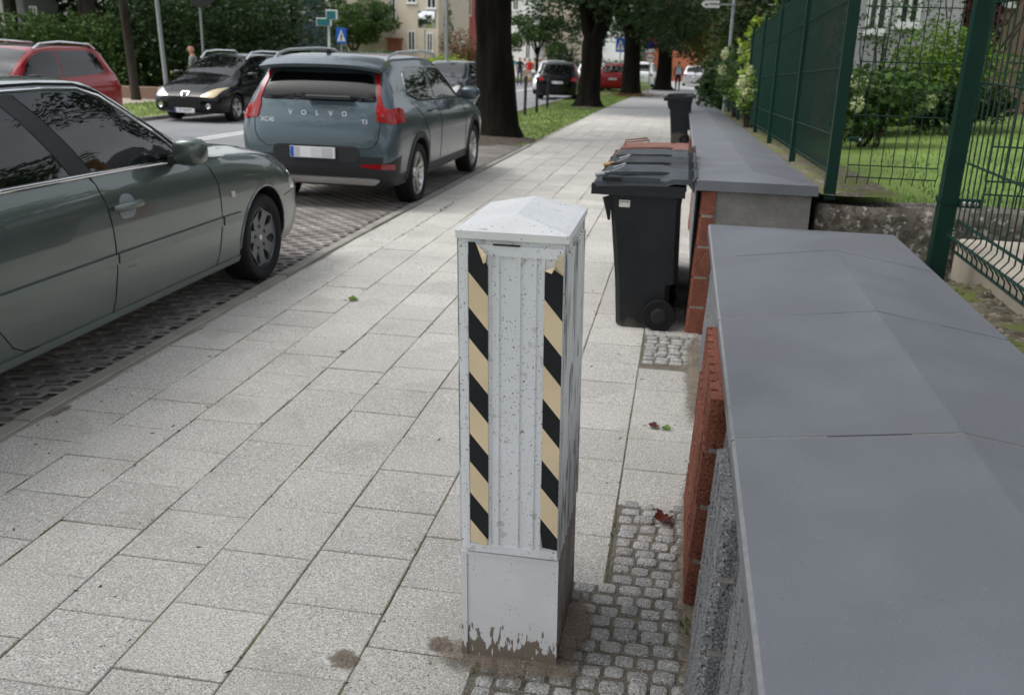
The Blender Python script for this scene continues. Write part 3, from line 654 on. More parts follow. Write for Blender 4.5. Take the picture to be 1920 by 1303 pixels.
# ------------------------------------------------------------------ wheelie bins (side face towards the camera, lid lip over the kerb side)
def make_bin(kind,label,x,y,z=0,s=1.0,lock=None,sticker=False,lidmat='binlid',grp='wheelie bins lined up along the long wall'):
    """local: x along the depth (lip at -x, hinge and wheels at +x), y width, z up"""
    t=thing('wheelie_bin',(x,y,z),0,label,'bin',grp)
    w=.235; T0=lambda v:Vector((x+v.x*s,y+v.y*s,z+v.z*s))
    # body: tapered shell, cross-section profile in x,z (front, back)
    lev=[(.0,-.185,.12,.185),(.02,-.20,.135,.195),(.30,-.215,.15,.205),(.31,-.215,.20,.205),(.80,-.262,.215,.226),(.86,-.275,.225,.232),(.90,-.30,.235,.240),(.905,-.315,.25,.246),(.935,-.315,.25,.246)]
    lev=[(h,a-.02*h,c_-.07*h,d) for h,a,c_,d in lev]
    b=MB(); vs=[]; fs=[]; n=8
    for h,a,c_,d in lev:
        r=.03
        vs+=[T0(Vector(p)) for p in [(a+r,-d,h),(c_-r,-d,h),(c_,-d+r,h),(c_,d-r,h),(c_-r,d,h),(a+r,d,h),(a,d-r,h),(a,-d+r,h)]]
    for i in range(len(lev)-1):
        for k in range(n): q=(k+1)%n; fs.append((i*n+k,i*n+q,i*n+n+q,i*n+n+k))
    fs.append(tuple(range(n-1,-1,-1))); fs.append(tuple(range((len(lev)-1)*n,len(lev)*n)))
    b.add(vs,fs)
    # side stiffening recess for the wheel, front grip brackets
    b.prism([(-.33,.84),(-.29,.70),(-.275,.70),(-.275,.86)],-.2,-.18,lambda p,q,h:T0(Vector((p,h,q)))); b.prism([(-.33,.84),(-.29,.70),(-.275,.70),(-.275,.86)],.18,.2,lambda p,q,h:T0(Vector((p,h,q))))
    b.box(-.245,-.232,-.05,.05,.48,.53,T=T0,b=.004)
    b.build('body','bin',t,smooth=35)
    # rim / front lip
    b=MB(); b.box(-.40,.18,-.245,-.225,.865,.935,T=T0,b=.006); b.box(-.40,.18,.225,.245,.865,.935,T=T0,b=.006); b.box(-.40,-.34,-.225,.225,.865,.925,T=T0,b=.008); b.box(.15,.18,-.225,.225,.865,.935,T=T0,b=.006)
    b.build('rim','bin',t)
    # lid: domed plate
    b=MB(); nx,ny=14,10; vs=[];fs=[]
    for i in range(nx+1):
        for j in range(ny+1):
            u=i/nx; v=j/ny*2-1; xx=-.37+u*.60
            prof=.945+.075*math.sin(min(1,u*1.25)*PI*.62)*(1-abs(v)**3*.75)
            if u>.72: prof+=.018*(1 if abs(v)>.55 else -.2)
            if u>.93: prof-=.05*(u-.93)/.07
            vs.append(T0(Vector((xx,v*.243,prof))))
    for i in range(nx):
        for j in range(ny): fs.append((i*(ny+1)+j,(i+1)*(ny+1)+j,(i+1)*(ny+1)+j+1,i*(ny+1)+j+1))
    # skirt
    ring=[i*(ny+1) for i in range(nx+1)]+[nx*(ny+1)+j for j in range(1,ny+1)]+[i*(ny+1)+ny for i in range(nx-1,-1,-1)]+[j for j in range(ny-1,0,-1)]
    o=len(vs)
    for r in ring: q=Vector(vs[r]); c0=T0(Vector((-.07,0,.93))); vs.append(q+(q-c0)*.02-Vector((0,0,.032*s)))
    for k in range(len(ring)): q=(k+1)%len(ring); fs.append((ring[k],ring[q],o+q,o+k))
    b.add(vs,fs); lid=b.build('lid',lidmat,t,smooth=28)
    # raised centre panel and lip with a grip hollow
    b=MB(); b.prism([(-.33,-.17),(-.20,-.19),(.02,-.19),(.10,-.15),(.10,.15),(.02,.19),(-.20,.19),(-.33,.17)],1.0,1.022,lambda p,q,h:T0(Vector((p,q,h-.025*abs(p+.05)/.25))))
    b.box(-.30,.02,-.248,-.238,.955,.985,T=T0,b=.003); b.build('lid_panel',lidmat,lid,smooth=40)
    b=MB(); b.box(-.335,-.215,-.252,-.238,.952,.978,T=T0,b=.004); b.build('grip_hollow','dark',lid)
    b=MB(); b.tube([T0(Vector((.215,-.2,.955))),T0(Vector((.235,-.2,.985))),T0(Vector((.235,.2,.985))),T0(Vector((.215,.2,.955)))],.013*s,8); b.build('handle',lidmat if lidmat!='brownlid' else 'bin',t,smooth=40)
    b=MB(); b.tube([T0(Vector((.095,-.215,.10))),T0(Vector((.095,.215,.10)))],.012*s,8); b.build('axle','steel',t)
    for sy in (-1,1):
        b=MB(); b.lathe([(.100*s,-.02*s),(.104*s,-.012*s),(.104*s,.012*s),(.100*s,.02*s),(.075*s,.020*s),(.072*s,.012*s),(.030*s,.008*s),(.026*s,.022*s),(.0,.022*s)],24,'Y',T0(Vector((.075,sy*.222,.104))))
        b.lathe([(.100*s,-.02*s),(.0,-.02*s)],24,'Y',T0(Vector((.075,sy*.222,.104)))); b.build('wheel','rubber',t,smooth=35)
        b=MB(); b.lathe([(.052*s,.0),(.040*s,-.006*s),(.020*s,-.006*s),(.0,-.004*s)],20,'Y',T0(Vector((.075,sy*.222-.021*1,.104)))); b.build('hub_cap','black_plastic',t,smooth=35)
    if sticker:
        b=MB(); b.box(-.222,-.155,-.2335,-.2315,.792,.835,T=T0); st=b.build('sticker','sticker',t)
        b=MB()
        for i in range(9): b.box(-.217+i*.0065,-.2135+i*.0065,-.2342,-.2336,.821,.829,T=T0)
        b.build('print','dark',st)
    if lock:
        b=MB(); c0=Vector((-.33,-.10,.985)); 
        if lock=='bar':
            b.tube([T0(Vector((-.385,-.17,.975))),T0(Vector((-.30,-.15,.985)))],.015*s,10)
            b.build('lid_lock','galv',t,smooth=40); b=MB()
            b.tube([T0(Vector((-.31,-.12,.985))),T0(Vector((-.22,-.08,1.025))),T0(Vector((-.215,.08,1.025))),T0(Vector((-.31,.12,.985)))],.004*s,6)
        if lock=='brass':
            b.tube([T0(Vector((-.375,-.16,.975))),T0(Vector((-.31,-.14,.985)))],.016*s,10)
            b.build('lid_lock','brass',t,smooth=40); b=MB(); lock='wire'
            b.tube([T0(Vector((-.31,-.10,.985))),T0(Vector((-.22,-.05,1.025))),T0(Vector((-.215,.10,1.025))),T0(Vector((-.31,.14,.985)))],.004*s,6)
        if lock=='thin':
            b.tube([T0(Vector((-.30,-.10,1.0))),T0(Vector((-.30,-.10,1.03))),T0(Vector((-.12,-.05,1.05))),T0(Vector((-.12,-.05,1.03)))],.006*s,6)
            b.build('lid_lock','brownlid',t,smooth=40); b=MB()
            b.tube([T0(Vector((-.32,.08,.99))),T0(Vector((-.31,.09,1.03))),T0(Vector((-.14,.12,1.05))),T0(Vector((-.14,.12,1.03)))],.006*s,6)
        b.build('lid_lock',{'bar':'galv','brass':'galv','wire':'galv','thin':'brownlid'}[lock],t,smooth=40)
    return t
M['brass']=mat('brass',(.55,.33,.14),.35,metal=.8)
make_bin('a','dark grey wheelie bin nearest the camera with a small white sticker on its side',-.13,6.11,0,lock='bar',sticker=True)
make_bin('b','second wheelie bin in the row, brass lock on its dark lid',-.13,6.62,0,lock='brass',lidmat='binlid_old')
make_bin('c','wheelie bin with a plain dark grey lid right before the rusty brown lidded one',-.13,7.12,0,lock=None,lidmat='binlid')
make_bin('d','wheelie bin with a rusty brown lid, last of the row by the wall',-.13,7.63,0,lock='thin',lidmat='brownlid')
make_bin('e','black wheelie bin standing alone by the wall far beyond the row of bins',-.02,20.6,Z(20.6)-.02,s=1.03,lidmat='binlid_old',grp=None)
# ------------------------------------------------------------------ fences
def post(name,x,y,z0,z1,w,d,mname='fence',parent=None,cap=True):
    b=MB(); b.box(x-w/2,x+w/2,y-d/2,y+d/2,z0,z1,b=.004)
    if cap: b.box(x-w/2-.004,x+w/2+.004,y-d/2-.004,y+d/2+.004,z1,z1+.015,b=.004)
    return b.build(name,mname,parent,smooth=30)
LN=.030 # the posts lean a little
def mesh_panel(parent,p0,p1,z0,z1,step,r,levels,kinks=(),doubled=True,name='wire_panel'):
    p0=Vector(p0);p1=Vector(p1); L=(p1-p0).length; d=(p1-p0)/L; nrm=Vector((d.y,-d.x,0)); b=MB(); n=int(L/step)
    for i in range(n+1):
        q=p0+d*(i*step); zs=[z0]; pts=[q+Vector((0,0,z0))]
        for kz in kinks: pts+=[q+Vector((0,0,kz-.045)),q+nrm*.035+Vector((0,0,kz)),q+Vector((0,0,kz+.045))]
        pts.append(q+Vector((0,0,z1))); b.tube(pts,r,5,cap=False)
    for z in levels:
        off=nrm*(.035 if any(abs(z-k)<.01 for k in kinks) else 0)
        for sg in ((-1,1) if doubled else (0,)):
            b.tube([p0+off+nrm*sg*r*1.6+Vector((0,0,z)),p1+off+nrm*sg*r*1.6+Vector((0,0,z))],r,5,cap=False)
    return b.build(name,'fence',parent,smooth=40)
# panel over the old wall, between the end of the long wall and the big gate post
f1=thing('wire_fence',(1.2,5.93,.88),0,'narrow green wire panel standing on the crumbling low wall','fence')
mesh_panel(f1,(.99,5.94,0),(1.50,5.94,0),1.00,2.42,.0635,.0032,[1.04,1.11,1.40,1.70,2.0],kinks=(1.075,))
b=MB(); 
for z in (1.26,2.12): b=MB(); b.box(.975,1.045,5.915,5.945,z-.012,z+.012); b.build('bracket','fence',f1)
for z in (1.26,2.12): 
    b=MB(); b.lathe([(.009,-.006),(.007,-.012),(0,-.013)],12,'Y',(1.035,5.913,z)); b.build('bolt','steel',f1)
# green screened fence along the long wall
f2=thing('screened_fence',(.9,14,.9),0,'green fence with dense windbreak screen following the long falling wall','fence')
fb=lambda y:.985-.036*(y-5.9)+.035
fy=[5.95,8.45,10.95,13.45,15.95,18.45,20.95,23.45,25.95]
FX=lambda y:.93+.006*(y-6)
for i,y in enumerate(fy): post('post',FX(y)-(.022 if i==0 else 0),y,fb(y)-.12,fb(y)+1.42+(.25 if i==0 else 0),.066 if i==0 else .05,.05,parent=f2)
for i in range(len(fy)-1):
    ya,yb=fy[i]+.045,fy[i+1]-.035; b=MB(); m=12
    vs=[];fs=[]
    for k in range(m+1):
        y=ya+(yb-ya)*k/m
        for j in range(9): z=fb(y)+.02+(1.30)*j/8; vs.append((FX(y)+.02+.004*math.sin(y*9+j),y,z))
    for k in range(m):
        for j in range(8): fs.append((k*9+j,k*9+j+1,k*9+10+j,k*9+9+j))
    b.add(vs,fs); p_=b.build('screen','screen_net',f2,fix=False) if 'screen_net' in M else None
    b=MB()
    for z in (.03,.25,.65,1.05,1.33): b.tube([(FX(ya)-.0,ya,fb(ya)+z),(FX(yb)-.0,yb,fb(yb)+z)],.004,5,cap=False)
    n=int((yb-ya)/.05)
    for k in range(n+1): y=ya+(yb-ya)*k/n; b.tube([(FX(y)+.008,y,fb(y)+.0),(FX(y)+.008,y,fb(y)+1.36)],.0025,4,cap=False)
    b.build('wire_panel','fence',f2,fix=False)
# near fence with kinked panels running towards the camera from the big post
f3=thing('wire_fence',(1.46,4,.6),0,'green wire fence with a thick post and kinked lower edge at the right edge','fence')
b=MB(); LT=lambda v:Vector((v.x+.012*(v.z-.5),v.y,v.z)); b.box(1.375,1.462,5.30,5.38,.3,3.2,b=.010,T=LT); b.build('post','fence',f3,smooth=40)
b=MB(); b.box(1.368,1.469,5.293,5.387,1.00,1.03,T=LT); b.build('clamp','fence',f3); b=MB(); b.box(1.465,1.58,5.285,5.32,.985,1.03,T=LT); b.build('bracket','fence',f3)
for xx in (1.49,1.52,1.55):
    b=MB(); b.lathe([(.013,-.0),(.012,-.012),(.0,-.014)],14,'Y',(xx,5.285,1.007)); b.build('bolt','steel',f3)
mesh_panel(f3,(1.47,5.25,0),(1.47,2.4,0),.76,2.5,.085,.0042,[.76,.84,.92,1.22,1.62,2.0,2.4],kinks=(.84,))
mesh_panel(f3,(1.60,5.36,0),(2.75,5.36,0),.98,2.5,.085,.0042,[1.05,1.12,1.30,1.72,2.05,2.4],kinks=(1.085,))
post('post',2.80,5.36,.5,2.7,.07,.07,parent=f3)
# ------------------------------------------------------------------ cars
def pchip(xs,ys,x):
    xs=np.array(xs,float); ys=np.array(ys,float); h=np.diff(xs); d=np.diff(ys)/h; m=np.zeros(len(xs))
    for i in range(1,len(xs)-1):
        if d[i-1]*d[i]>0: w1=2*h[i]+h[i-1]; w2=h[i]+2*h[i-1]; m[i]=(w1+w2)/(w1/d[i-1]+w2/d[i])
    m[0]=d[0]; m[-1]=d[-1]
    i=min(max(np.searchsorted(xs,x)-1,0),len(h)-1); t=(x-xs[i])/h[i]
    return float((2*t**3-3*t**2+1)*ys[i]+(t**3-2*t**2+t)*h[i]*m[i]+(-2*t**3+3*t**2)*ys[i+1]+(t**3-t**2)*h[i]*m[i+1])
def roundpoly(p,r,n=5):
    out=[]; N=len(p)
    for i in range(N):
        a,b,c=Vector(p[i-1]),Vector(p[i]),Vector(p[(i+1)%N]); rr=r[i] if isinstance(r,(list,tuple)) else r
        d1=(a-b); d2=(c-b); q=min(rr,d1.length*.48,d2.length*.48)
        if q<1e-4: out.append(tuple(b)); continue
        s=b+d1.normalized()*q; e=b+d2.normalized()*q
        for k in range(n+1):
            t=k/n; v=s*(1-t)**2+b*2*t*(1-t)+e*t*t; out.append(tuple(v))
    return out
class Car:
    """local frame: x forward, y left, z up. Stations: x, zb, w, zbelt, wbelt, zedge, wtop, ztop"""
    def __init__(s,root,st,paint,wheels,R_,track,cols=64,tumble=1.0,well=.045,lowmat=None,lowz=0,wellr=None):
        s.root=root; s.M=mw(root); st=sorted(st); xs=[a[0] for a in st]; s.st=st
        X=[]; 
        for i in range(len(xs)-1):
            n=max(1,int(math.ceil((xs[i+1]-xs[i])/.07))); X+=[xs[i]+(xs[i+1]-xs[i])*k/n for k in range(n)]
        X.append(xs[-1]); vs=[]; 
        for x in X:
            zb,w,zl,wl,ze,wt,zt=[pchip(xs,[a[j] for a in st],x) for j in range(1,8)]
            zm=zb+(zl-zb)*.55
            half=[(0,zb),(w*.80,zb),(w*.94,zb+.035),(w*.975,zb+(zm-zb)*.35),(w*.995,zb+(zm-zb)*.75),(w,zm+(zl-zm)*.25),(w*.99,zm+(zl-zm)*.62),(wl+(w-wl)*.35,zl-.03),(wl,zl),
                  (wl+(wt-wl)*.33+.012*tumble,zl+(ze-zl)*.33),(wl+(wt-wl)*.68+.014*tumble,zl+(ze-zl)*.68),(wt,ze),(wt*.93,ze+(zt-ze)*.48),(wt*.72,ze+(zt-ze)*.78),(wt*.38,ze+(zt-ze)*.95),(0,zt)]
            ring=half+[(-a,b) for a,b in reversed(half[1:-1])]
            vs.append([(x,a,b) for a,b in ring])
        n=len(vs[0]); V=[v for r in vs for v in r]; F=[]
        for i in range(len(vs)-1):
            for k in range(n): q=(k+1)%n; F.append((i*n+k,i*n+q,(i+1)*n+q,(i+1)*n+k))
        for base,rev in ((0,0),((len(vs)-1)*n,1)):
            # cap as quads across
            for k in range(15): 
                a,b,c,d=base+k,base+k+1,base+(n-k-1)%n,base+(n-k)%n
                f=[i for j,i in enumerate((a,b,c,d)) if i not in (a,b,c,d)[:j]]
                if len(f)>2: F.append(tuple(f))
        me=bpy.data.meshes.new('body'); me.from_pydata(V,[],F); bm=bmesh.new(); bm.from_mesh(me); bmesh.ops.recalc_face_normals(bm,faces=bm.faces)
        bmesh.ops.remove_doubles(bm,verts=bm.verts,dist=.0005)
        s.bvh=BVHTree.FromBMesh(bm)
        bm.to_mesh(me); me.materials.append(M[paint]); me.materials.append(M['dark'])
        if lowmat: me.materials.append(M[lowmat])
        o=bpy.data.objects.new('body',me); C.objects.link(o)
        # wheel wells
        cut=MB(); wr=wellr or R_+well
        for wx in wheels:
            for sy in (-1,1):
                nseg=40; y0,y1=sorted((sy*(track-.34),sy*1.5)); cv=[]
                for yy in (y0,y1):
                    for k in range(nseg): t=2*PI*k/nseg; cv.append((wx+wr*math.cos(t),yy,R_+.0+wr*math.sin(t)))
                cut.add(cv,[tuple(range(nseg-1,-1,-1)),tuple(range(nseg,2*nseg))]+[(k,(k+1)%nseg,nseg+(k+1)%nseg,nseg+k) for k in range(nseg)])
        co_=cut.build('cut','dark'); md=o.modifiers.new('b','BOOLEAN'); md.object=co_; md.operation='DIFFERENCE'; md.solver='EXACT'; md.use_self=False
        try: md.material_mode='TRANSFER'
        except Exception: pass
        dg=bpy.context.evaluated_depsgraph_get(); me2=bpy.data.meshes.new_from_object(o.evaluated_get(dg)); 
        bpy.data.objects.remove(o); bpy.data.objects.remove(co_)
        bm=bmesh.new(); bm.from_mesh(me2)
        for f in bm.faces: 
            f.smooth=True
            c=f.calc_center_median()
            if lowmat and f.material_index==0:
                near=min(math.hypot(c.x-wx,c.z-R_) for wx in wheels)
                if c.z<lowz(c.x): f.material_index=2
        for e in bm.edges:
            if len(e.link_faces)==2: e.smooth=e.calc_face_angle(0)<R(34)
        bm.to_mesh(me2); bm.free(); me2.name='body'; me2.transform(s.M); s.body=link('body',me2,root)
        s.wheels=wheels; s.R=R_; s.track=track
    def hit(s,p,fr,sg=-1,off=.003):
        a,b=p
        if fr=='side': o,d=Vector((a,sg*3,b)),Vector((0,-sg,0))
        elif fr=='rear': o,d=Vector((-4,a,b)),Vector((1,0,0))
        elif fr=='front': o,d=Vector((4,a,b)),Vector((-1,0,0))
        else: o,d=Vector((a,b,4)),Vector((0,0,-1))
        h=s.bvh.ray_cast(o,d)
        if h[0] is None:
            h=s.bvh.find_nearest(o+d*{'side':3-.85,'rear':2,'front':2,'top':2.8}[fr])
        nrm=h[1]; 
        if nrm.dot(d)>0: nrm=-nrm
        return h[0]+nrm*off
    def patch(s,name,poly,fr,mname,sg=-1,off=.004,g=.06,parent=None,depth=.012,rad=0,sm=50):
        if rad: poly=roundpoly(poly,rad)
        P2=[Vector(p) for p in poly]; pts=[];N=len(P2)
        for i in range(N):
            a,b=P2[i],P2[(i+1)%N]; n=max(1,int((b-a).length/g)); pts+=[a+(b-a)*k/n for k in range(n)]
        nb=len(pts); edges=[(i,(i+1)%nb) for i in range(nb)]
        xs=[p.x for p in pts]; ys=[p.y for p in pts]
        def inside(q):
            c=False
            for i in range(nb):
                a,b=pts[i],pts[(i+1)%nb]
                if (a.y>q.y)!=(b.y>q.y) and q.x<(b.x-a.x)*(q.y-a.y)/(b.y-a.y)+a.x: c=not c
            return c
        ex=[]
        x=min(xs)+g*.5
        while x<max(xs):
            y=min(ys)+g*.5
            while y<max(ys):
                q=Vector((x,y))
                if inside(q) and min((q-p).length for p in pts)>g*.45: ex.append(q)
                y+=g
            x+=g
        r=delaunay_2d_cdt(pts+ex,edges,[list(range(nb))],1,1e-6); V2,_,F2=r[0],r[1],r[2]
        vs=[s.hit(v,fr,sg,off) for v in V2]
        b=MB(); b.add(vs,[tuple(f) for f in F2])
        # rim turned inwards
        bvs=[s.hit(p,fr,sg,off) for p in pts]; inn=[s.hit(p,fr,sg,-depth) for p in pts]
        b.add(bvs+inn,[(i,(i+1)%nb,nb+(i+1)%nb,nb+i) for i in range(nb)])
        b.v=[tuple(s.M@Vector(v)) for v in b.v]
        me=b
        o=b.build(name,mname,parent or s.root,smooth=sm,fix=False)
        bm=bmesh.new(); bm.from_mesh(o.data); bmesh.ops.remove_doubles(bm,verts=bm.verts,dist=.0004); bmesh.ops.recalc_face_normals(bm,faces=bm.faces)
        for e in bm.edges:
            if len(e.link_faces)==2: e.smooth=e.calc_face_angle(0)<R(40)
        for f in bm.faces: f.smooth=True
        bm.to_mesh(o.data); bm.free()
        return o
    def strip(s,name,line,fr,mname,w=.004,sg=-1,off=.001,g=.04,parent=None,n=6,flat=None):
        pts=[Vector(p) for p in line]; out=[]
        for i in range(len(pts)-1):
            a,b=pts[i],pts[i+1]; k=max(1,int((b-a).length/g)); out+=[a+(b-a)*j/k for j in range(k)]
        out.append(pts[-1]); p3=[s.M@s.hit(p,fr,sg,off) for p in out]
        b=MB(); b.tube(p3,w,n); return b.build(name,mname,parent or s.root,smooth=60)
    def T(s,v): return s.M@Vector(v)
    def box(s,name,x0,x1,y0,y1,z0,z1,mname,b_=.005,parent=None):
        b=MB(); b.box(x0,x1,y0,y1,z0,z1,b=b_,T=s.T); return b.build(name,mname,parent or s.root,smooth=30)
    def loft(s,name,rings,mname,parent=None,sm=50):
        b=MB(); n=len(rings[0]); V=[s.T(p) for r in rings for p in r]; F=[]
        for i in range(len(rings)-1):
            for k in range(n): q=(k+1)%n; F.append((i*n+k,i*n+q,(i+1)*n+q,(i+1)*n+k))
        F+= [tuple(range(n-1,-1,-1)),tuple(range((len(rings)-1)*n,len(rings)*n))]
        b.add(V,F); return b.build(name,mname,parent or s.root,smooth=sm)
    def ellipsoid(s,name,c,r,mname,parent=None,p=2.6,shear=0):
        rings=[]; m=10
        for i in range(m+1):
            t=-PI/2+PI*(i+.15)/(m+.3); q=math.cos(t)**(2/p)
            rings.append([(c[0]+r[0]*q*math.copysign(abs(math.cos(a))**(2/p),math.cos(a)),c[1]+r[1]*math.copysign(abs(math.sin(t))**(2/p),t)+shear*math.cos(a)*q,c[2]+r[2]*q*math.copysign(abs(math.sin(a))**(2/p),math.sin(a))) for a in [2*PI*k/18 for k in range(18)]])
        return s.loft(name,rings,mname,parent)
    def wheel(s,wx,sy,style,rim,w=.225,steer=0,detail=True):
        R_=s.R; c=s.T((wx,sy*(s.track-w/2),R_)); q=thing_('wheel',s)
        ax=(s.M.to_3x3()@Vector((0,sy,0))).normalized(); up=Vector((0,0,1)); fw=ax.cross(up)
        def P(r,h,t): return c+ax*h+(fw*math.cos(t)+up*math.sin(t))*r
        def lat(prof,n,name,mname,parent):
            b=MB(); vs=[P(r,h,2*PI*k/n) for r,h in prof for k in range(n)]
            b.add(vs,[(i*n+k,i*n+(k+1)%n,(i+1)*n+(k+1)%n,(i+1)*n+k) for i in range(len(prof)-1) for k in range(n)])
            return b.build(name,mname,parent,smooth=35)
        rr=R_*.70; h=w/2
        tyre=lat([(rr,-h*.9),(R_*.86,-h),(R_*.97,-h*.88),(R_,-h*.6),(R_,h*.6),(R_*.975,h*.86),(R_*.93,h*.99),(R_*.85,h*1.02),(R_*.74,h*.92),(rr,h*.80)],48,'wheel','rubber',s.root)
        lat([(rr,h*.80),(rr*.975,h*.85),(rr*.95,h*.74),(rr*.90,h*.2),(rr*.88,-h*.7)],40,'rim',rim,tyre)
        lat([(rr*.9,-h*.3),(rr*.3,-h*.28),(0,-h*.28)],24,'brake_disc','dark',tyre)
        b=MB(); 
        def spoke(prof,t0,h0=.62,h1=.80,bow=.0):
            # prof: list of (r fraction, half angle) -> wedge
            vs=[];n=len(prof)
            for r,a in prof:
                hh=h*(h0+(h1-h0)*((r)**2))-bow*math.sin(r*PI)
                for sgn in (-1,1): vs.append(P(rr*r,hh,t0+sgn*a))
            for r,a in prof:
                hh=h*(h0+(h1-h0)*((r)**2))-.025-bow*math.sin(r*PI)
                for sgn in (-1,1): vs.append(P(rr*r,hh,t0+sgn*a))
            fs=[]
            for i in range(n-1):
                fs+=[(2*i,2*i+1,2*i+3,2*i+2),(2*n+2*i,2*i,2*i+2,2*n+2*i+2),(2*i+1,2*n+2*i+1,2*n+2*i+3,2*i+3)]
            b.add(vs,fs)
        if style=='holes8':
            N=7
            for k in range(N): spoke([(.10,PI/N),(.46,PI/N),(.54,PI/N*.80),(.64,PI/N*.62),(.74,PI/N*.55),(.82,PI/N*.60),(.89,PI/N*.78),(.93,PI/N*1.0),(.97,PI/N)],2*PI*k/N+.2,.60,.86)
        elif style=='five':
            for k in range(5):
                t=2*PI*k/5+.35
                for d in (-.17,.17): spoke([(.16,.34),(.30,.17),(.6,.085),(.96,.075)],t+d,.50,.84)
        elif style=='plain':
            for k in range(10): spoke([(.15,.30),(.4,.13),(.96,.10)],2*PI*k/10,.5,.84)
        b.build('spokes',rim,tyre,smooth=40)
        lat([(rr*(.46 if style=='holes8' else .30),h*.50),(rr*(.44 if style=='holes8' else .26),h*.66),(rr*.17,h*.68),(.02,h*.66),(0,h*.66)],24,'hub',rim,tyre)
        if detail:
            b=MB()
            for k in range(5):
                t=2*PI*k/5+.2; cc=P(rr*.235,h*.69,t); b.add([cc+(fw*math.cos(a)+up*math.sin(a))*.011 for a in [2*PI*j/8 for j in range(8)]],[tuple(range(8))]) if style!='holes8' else b.add([P(rr*.36,h*.70,t)+(fw*math.cos(a)+up*math.sin(a))*.015 for a in [2*PI*j/8 for j in range(8)]],[tuple(range(8))])
            b.build('wheel_nuts','dark',tyre)
            lat([(.022,h*.68),(.02,h*.73),(0,h*.735)],12,'hub_cap','alum',tyre)
        return tyre
def thing_(n,s): return None
def symm(p): return [(a,-b) for a,b in p]
def plate(car,cx,cy,cz,nx,w,h,chars,blank=False,tilt=0):
    """number plate: nx=+1 faces forward, -1 rearward"""
    X=(0,1,0) if nx>0 else (0,-1,0)
    A=car.M.to_3x3(); x=A@Vector(X); up=A@Vector((tilt,0,1)); up.normalize(); Mx=frame(car.T((cx,cy,cz)),x,up)
    b=MB(); b.box(-w/2,w/2,-h/2,h/2,0,.006,b=.001,T=lambda v:Mx@v); p=b.build('number_plate','plate',car.root)
    b=MB(); b.box(-w/2+.004,-w/2+.042,-h/2+.004,h/2-.004,.006,.0075,T=lambda v:Mx@v); b.build('country_band','blue',p)
    if blank:
        for i in range(7):
            for j in range(2):
                b=MB(); xa=-w/2+.05+i*.061; b.box(xa,xa+.061,-h/2+.006+j*(h-.012)/2,-h/2+.006+(j+1)*(h-.012)/2,.006,.0072,T=lambda v:Mx@v)
                o=b.build('blurred_block',['plate_grey','plate_pale','plate'][(i*2+j*3+i//2)%3],p)
    else: text('characters',chars,h*.78,'seam',Mx@Matrix.Translation((.02,0,.0072)),p,.0005,sx=.92)
    return p

# ---- the grey green saloon parked nearest: right side on x=-2.97, front axle y=6.44
rt=thing('parked_car',(-3.88,6.44-1.42,0),PI/2,'grey green metallic saloon parked at the left edge, nearest the camera','car','cars parked in the paved bay')
SH=lambda x: x-.52 if x<-1.2 else x
st=[(-2.42,.42,.66,.86,.60,.88,.50,.89),(-2.36,.30,.80,.92,.74,.98,.66,1.00),(-2.15,.22,.86,.98,.80,1.05,.70,1.07),(-1.85,.20,.895,1.00,.82,1.08,.72,1.11),(-1.45,.19,.91,1.01,.83,1.26,.66,1.28),(-1.22,.19,.912,1.015,.84,1.39,.60,1.42),(-1.0,.19,.912,1.015,.845,1.45,.595,1.49),
 (-.45,.19,.912,1.01,.845,1.465,.595,1.505),(.0,.19,.912,1.00,.845,1.455,.60,1.50),(.25,.19,.912,.995,.845,1.40,.62,1.445),(.52,.19,.912,.985,.845,1.28,.67,1.31),(.80,.19,.912,.97,.85,1.12,.73,1.13),(.95,.19,.912,.965,.85,1.02,.75,1.045),
 (1.15,.19,.912,.955,.845,.985,.72,1.02),(1.45,.19,.91,.93,.83,.965,.70,.995),(1.75,.19,.90,.89,.81,.92,.66,.95),(1.98,.20,.885,.82,.78,.85,.60,.875),(2.12,.22,.86,.73,.75,.77,.58,.79),(2.22,.27,.80,.64,.68,.66,.55,.68),(2.28,.34,.70,.55,.60,.57,.50,.58)]
def WS(x):
    if x<=-.3: return x
    if x<=.80: return x-.30*min(1,(x+.3)/.7)
    return x-.30*max(0,(1.25-x)/.45)
st=[(WS(SH(a[0])),)+a[1:] for a in st]
c1=Car(rt,st,'paint_sage',(-1.97,1.42),.325,.895,well=.055,tumble=2.6)
for wx in (-1.97,1.42):
    for sy in (-1,1): c1.wheel(wx,sy,'holes8','alloy_dark')
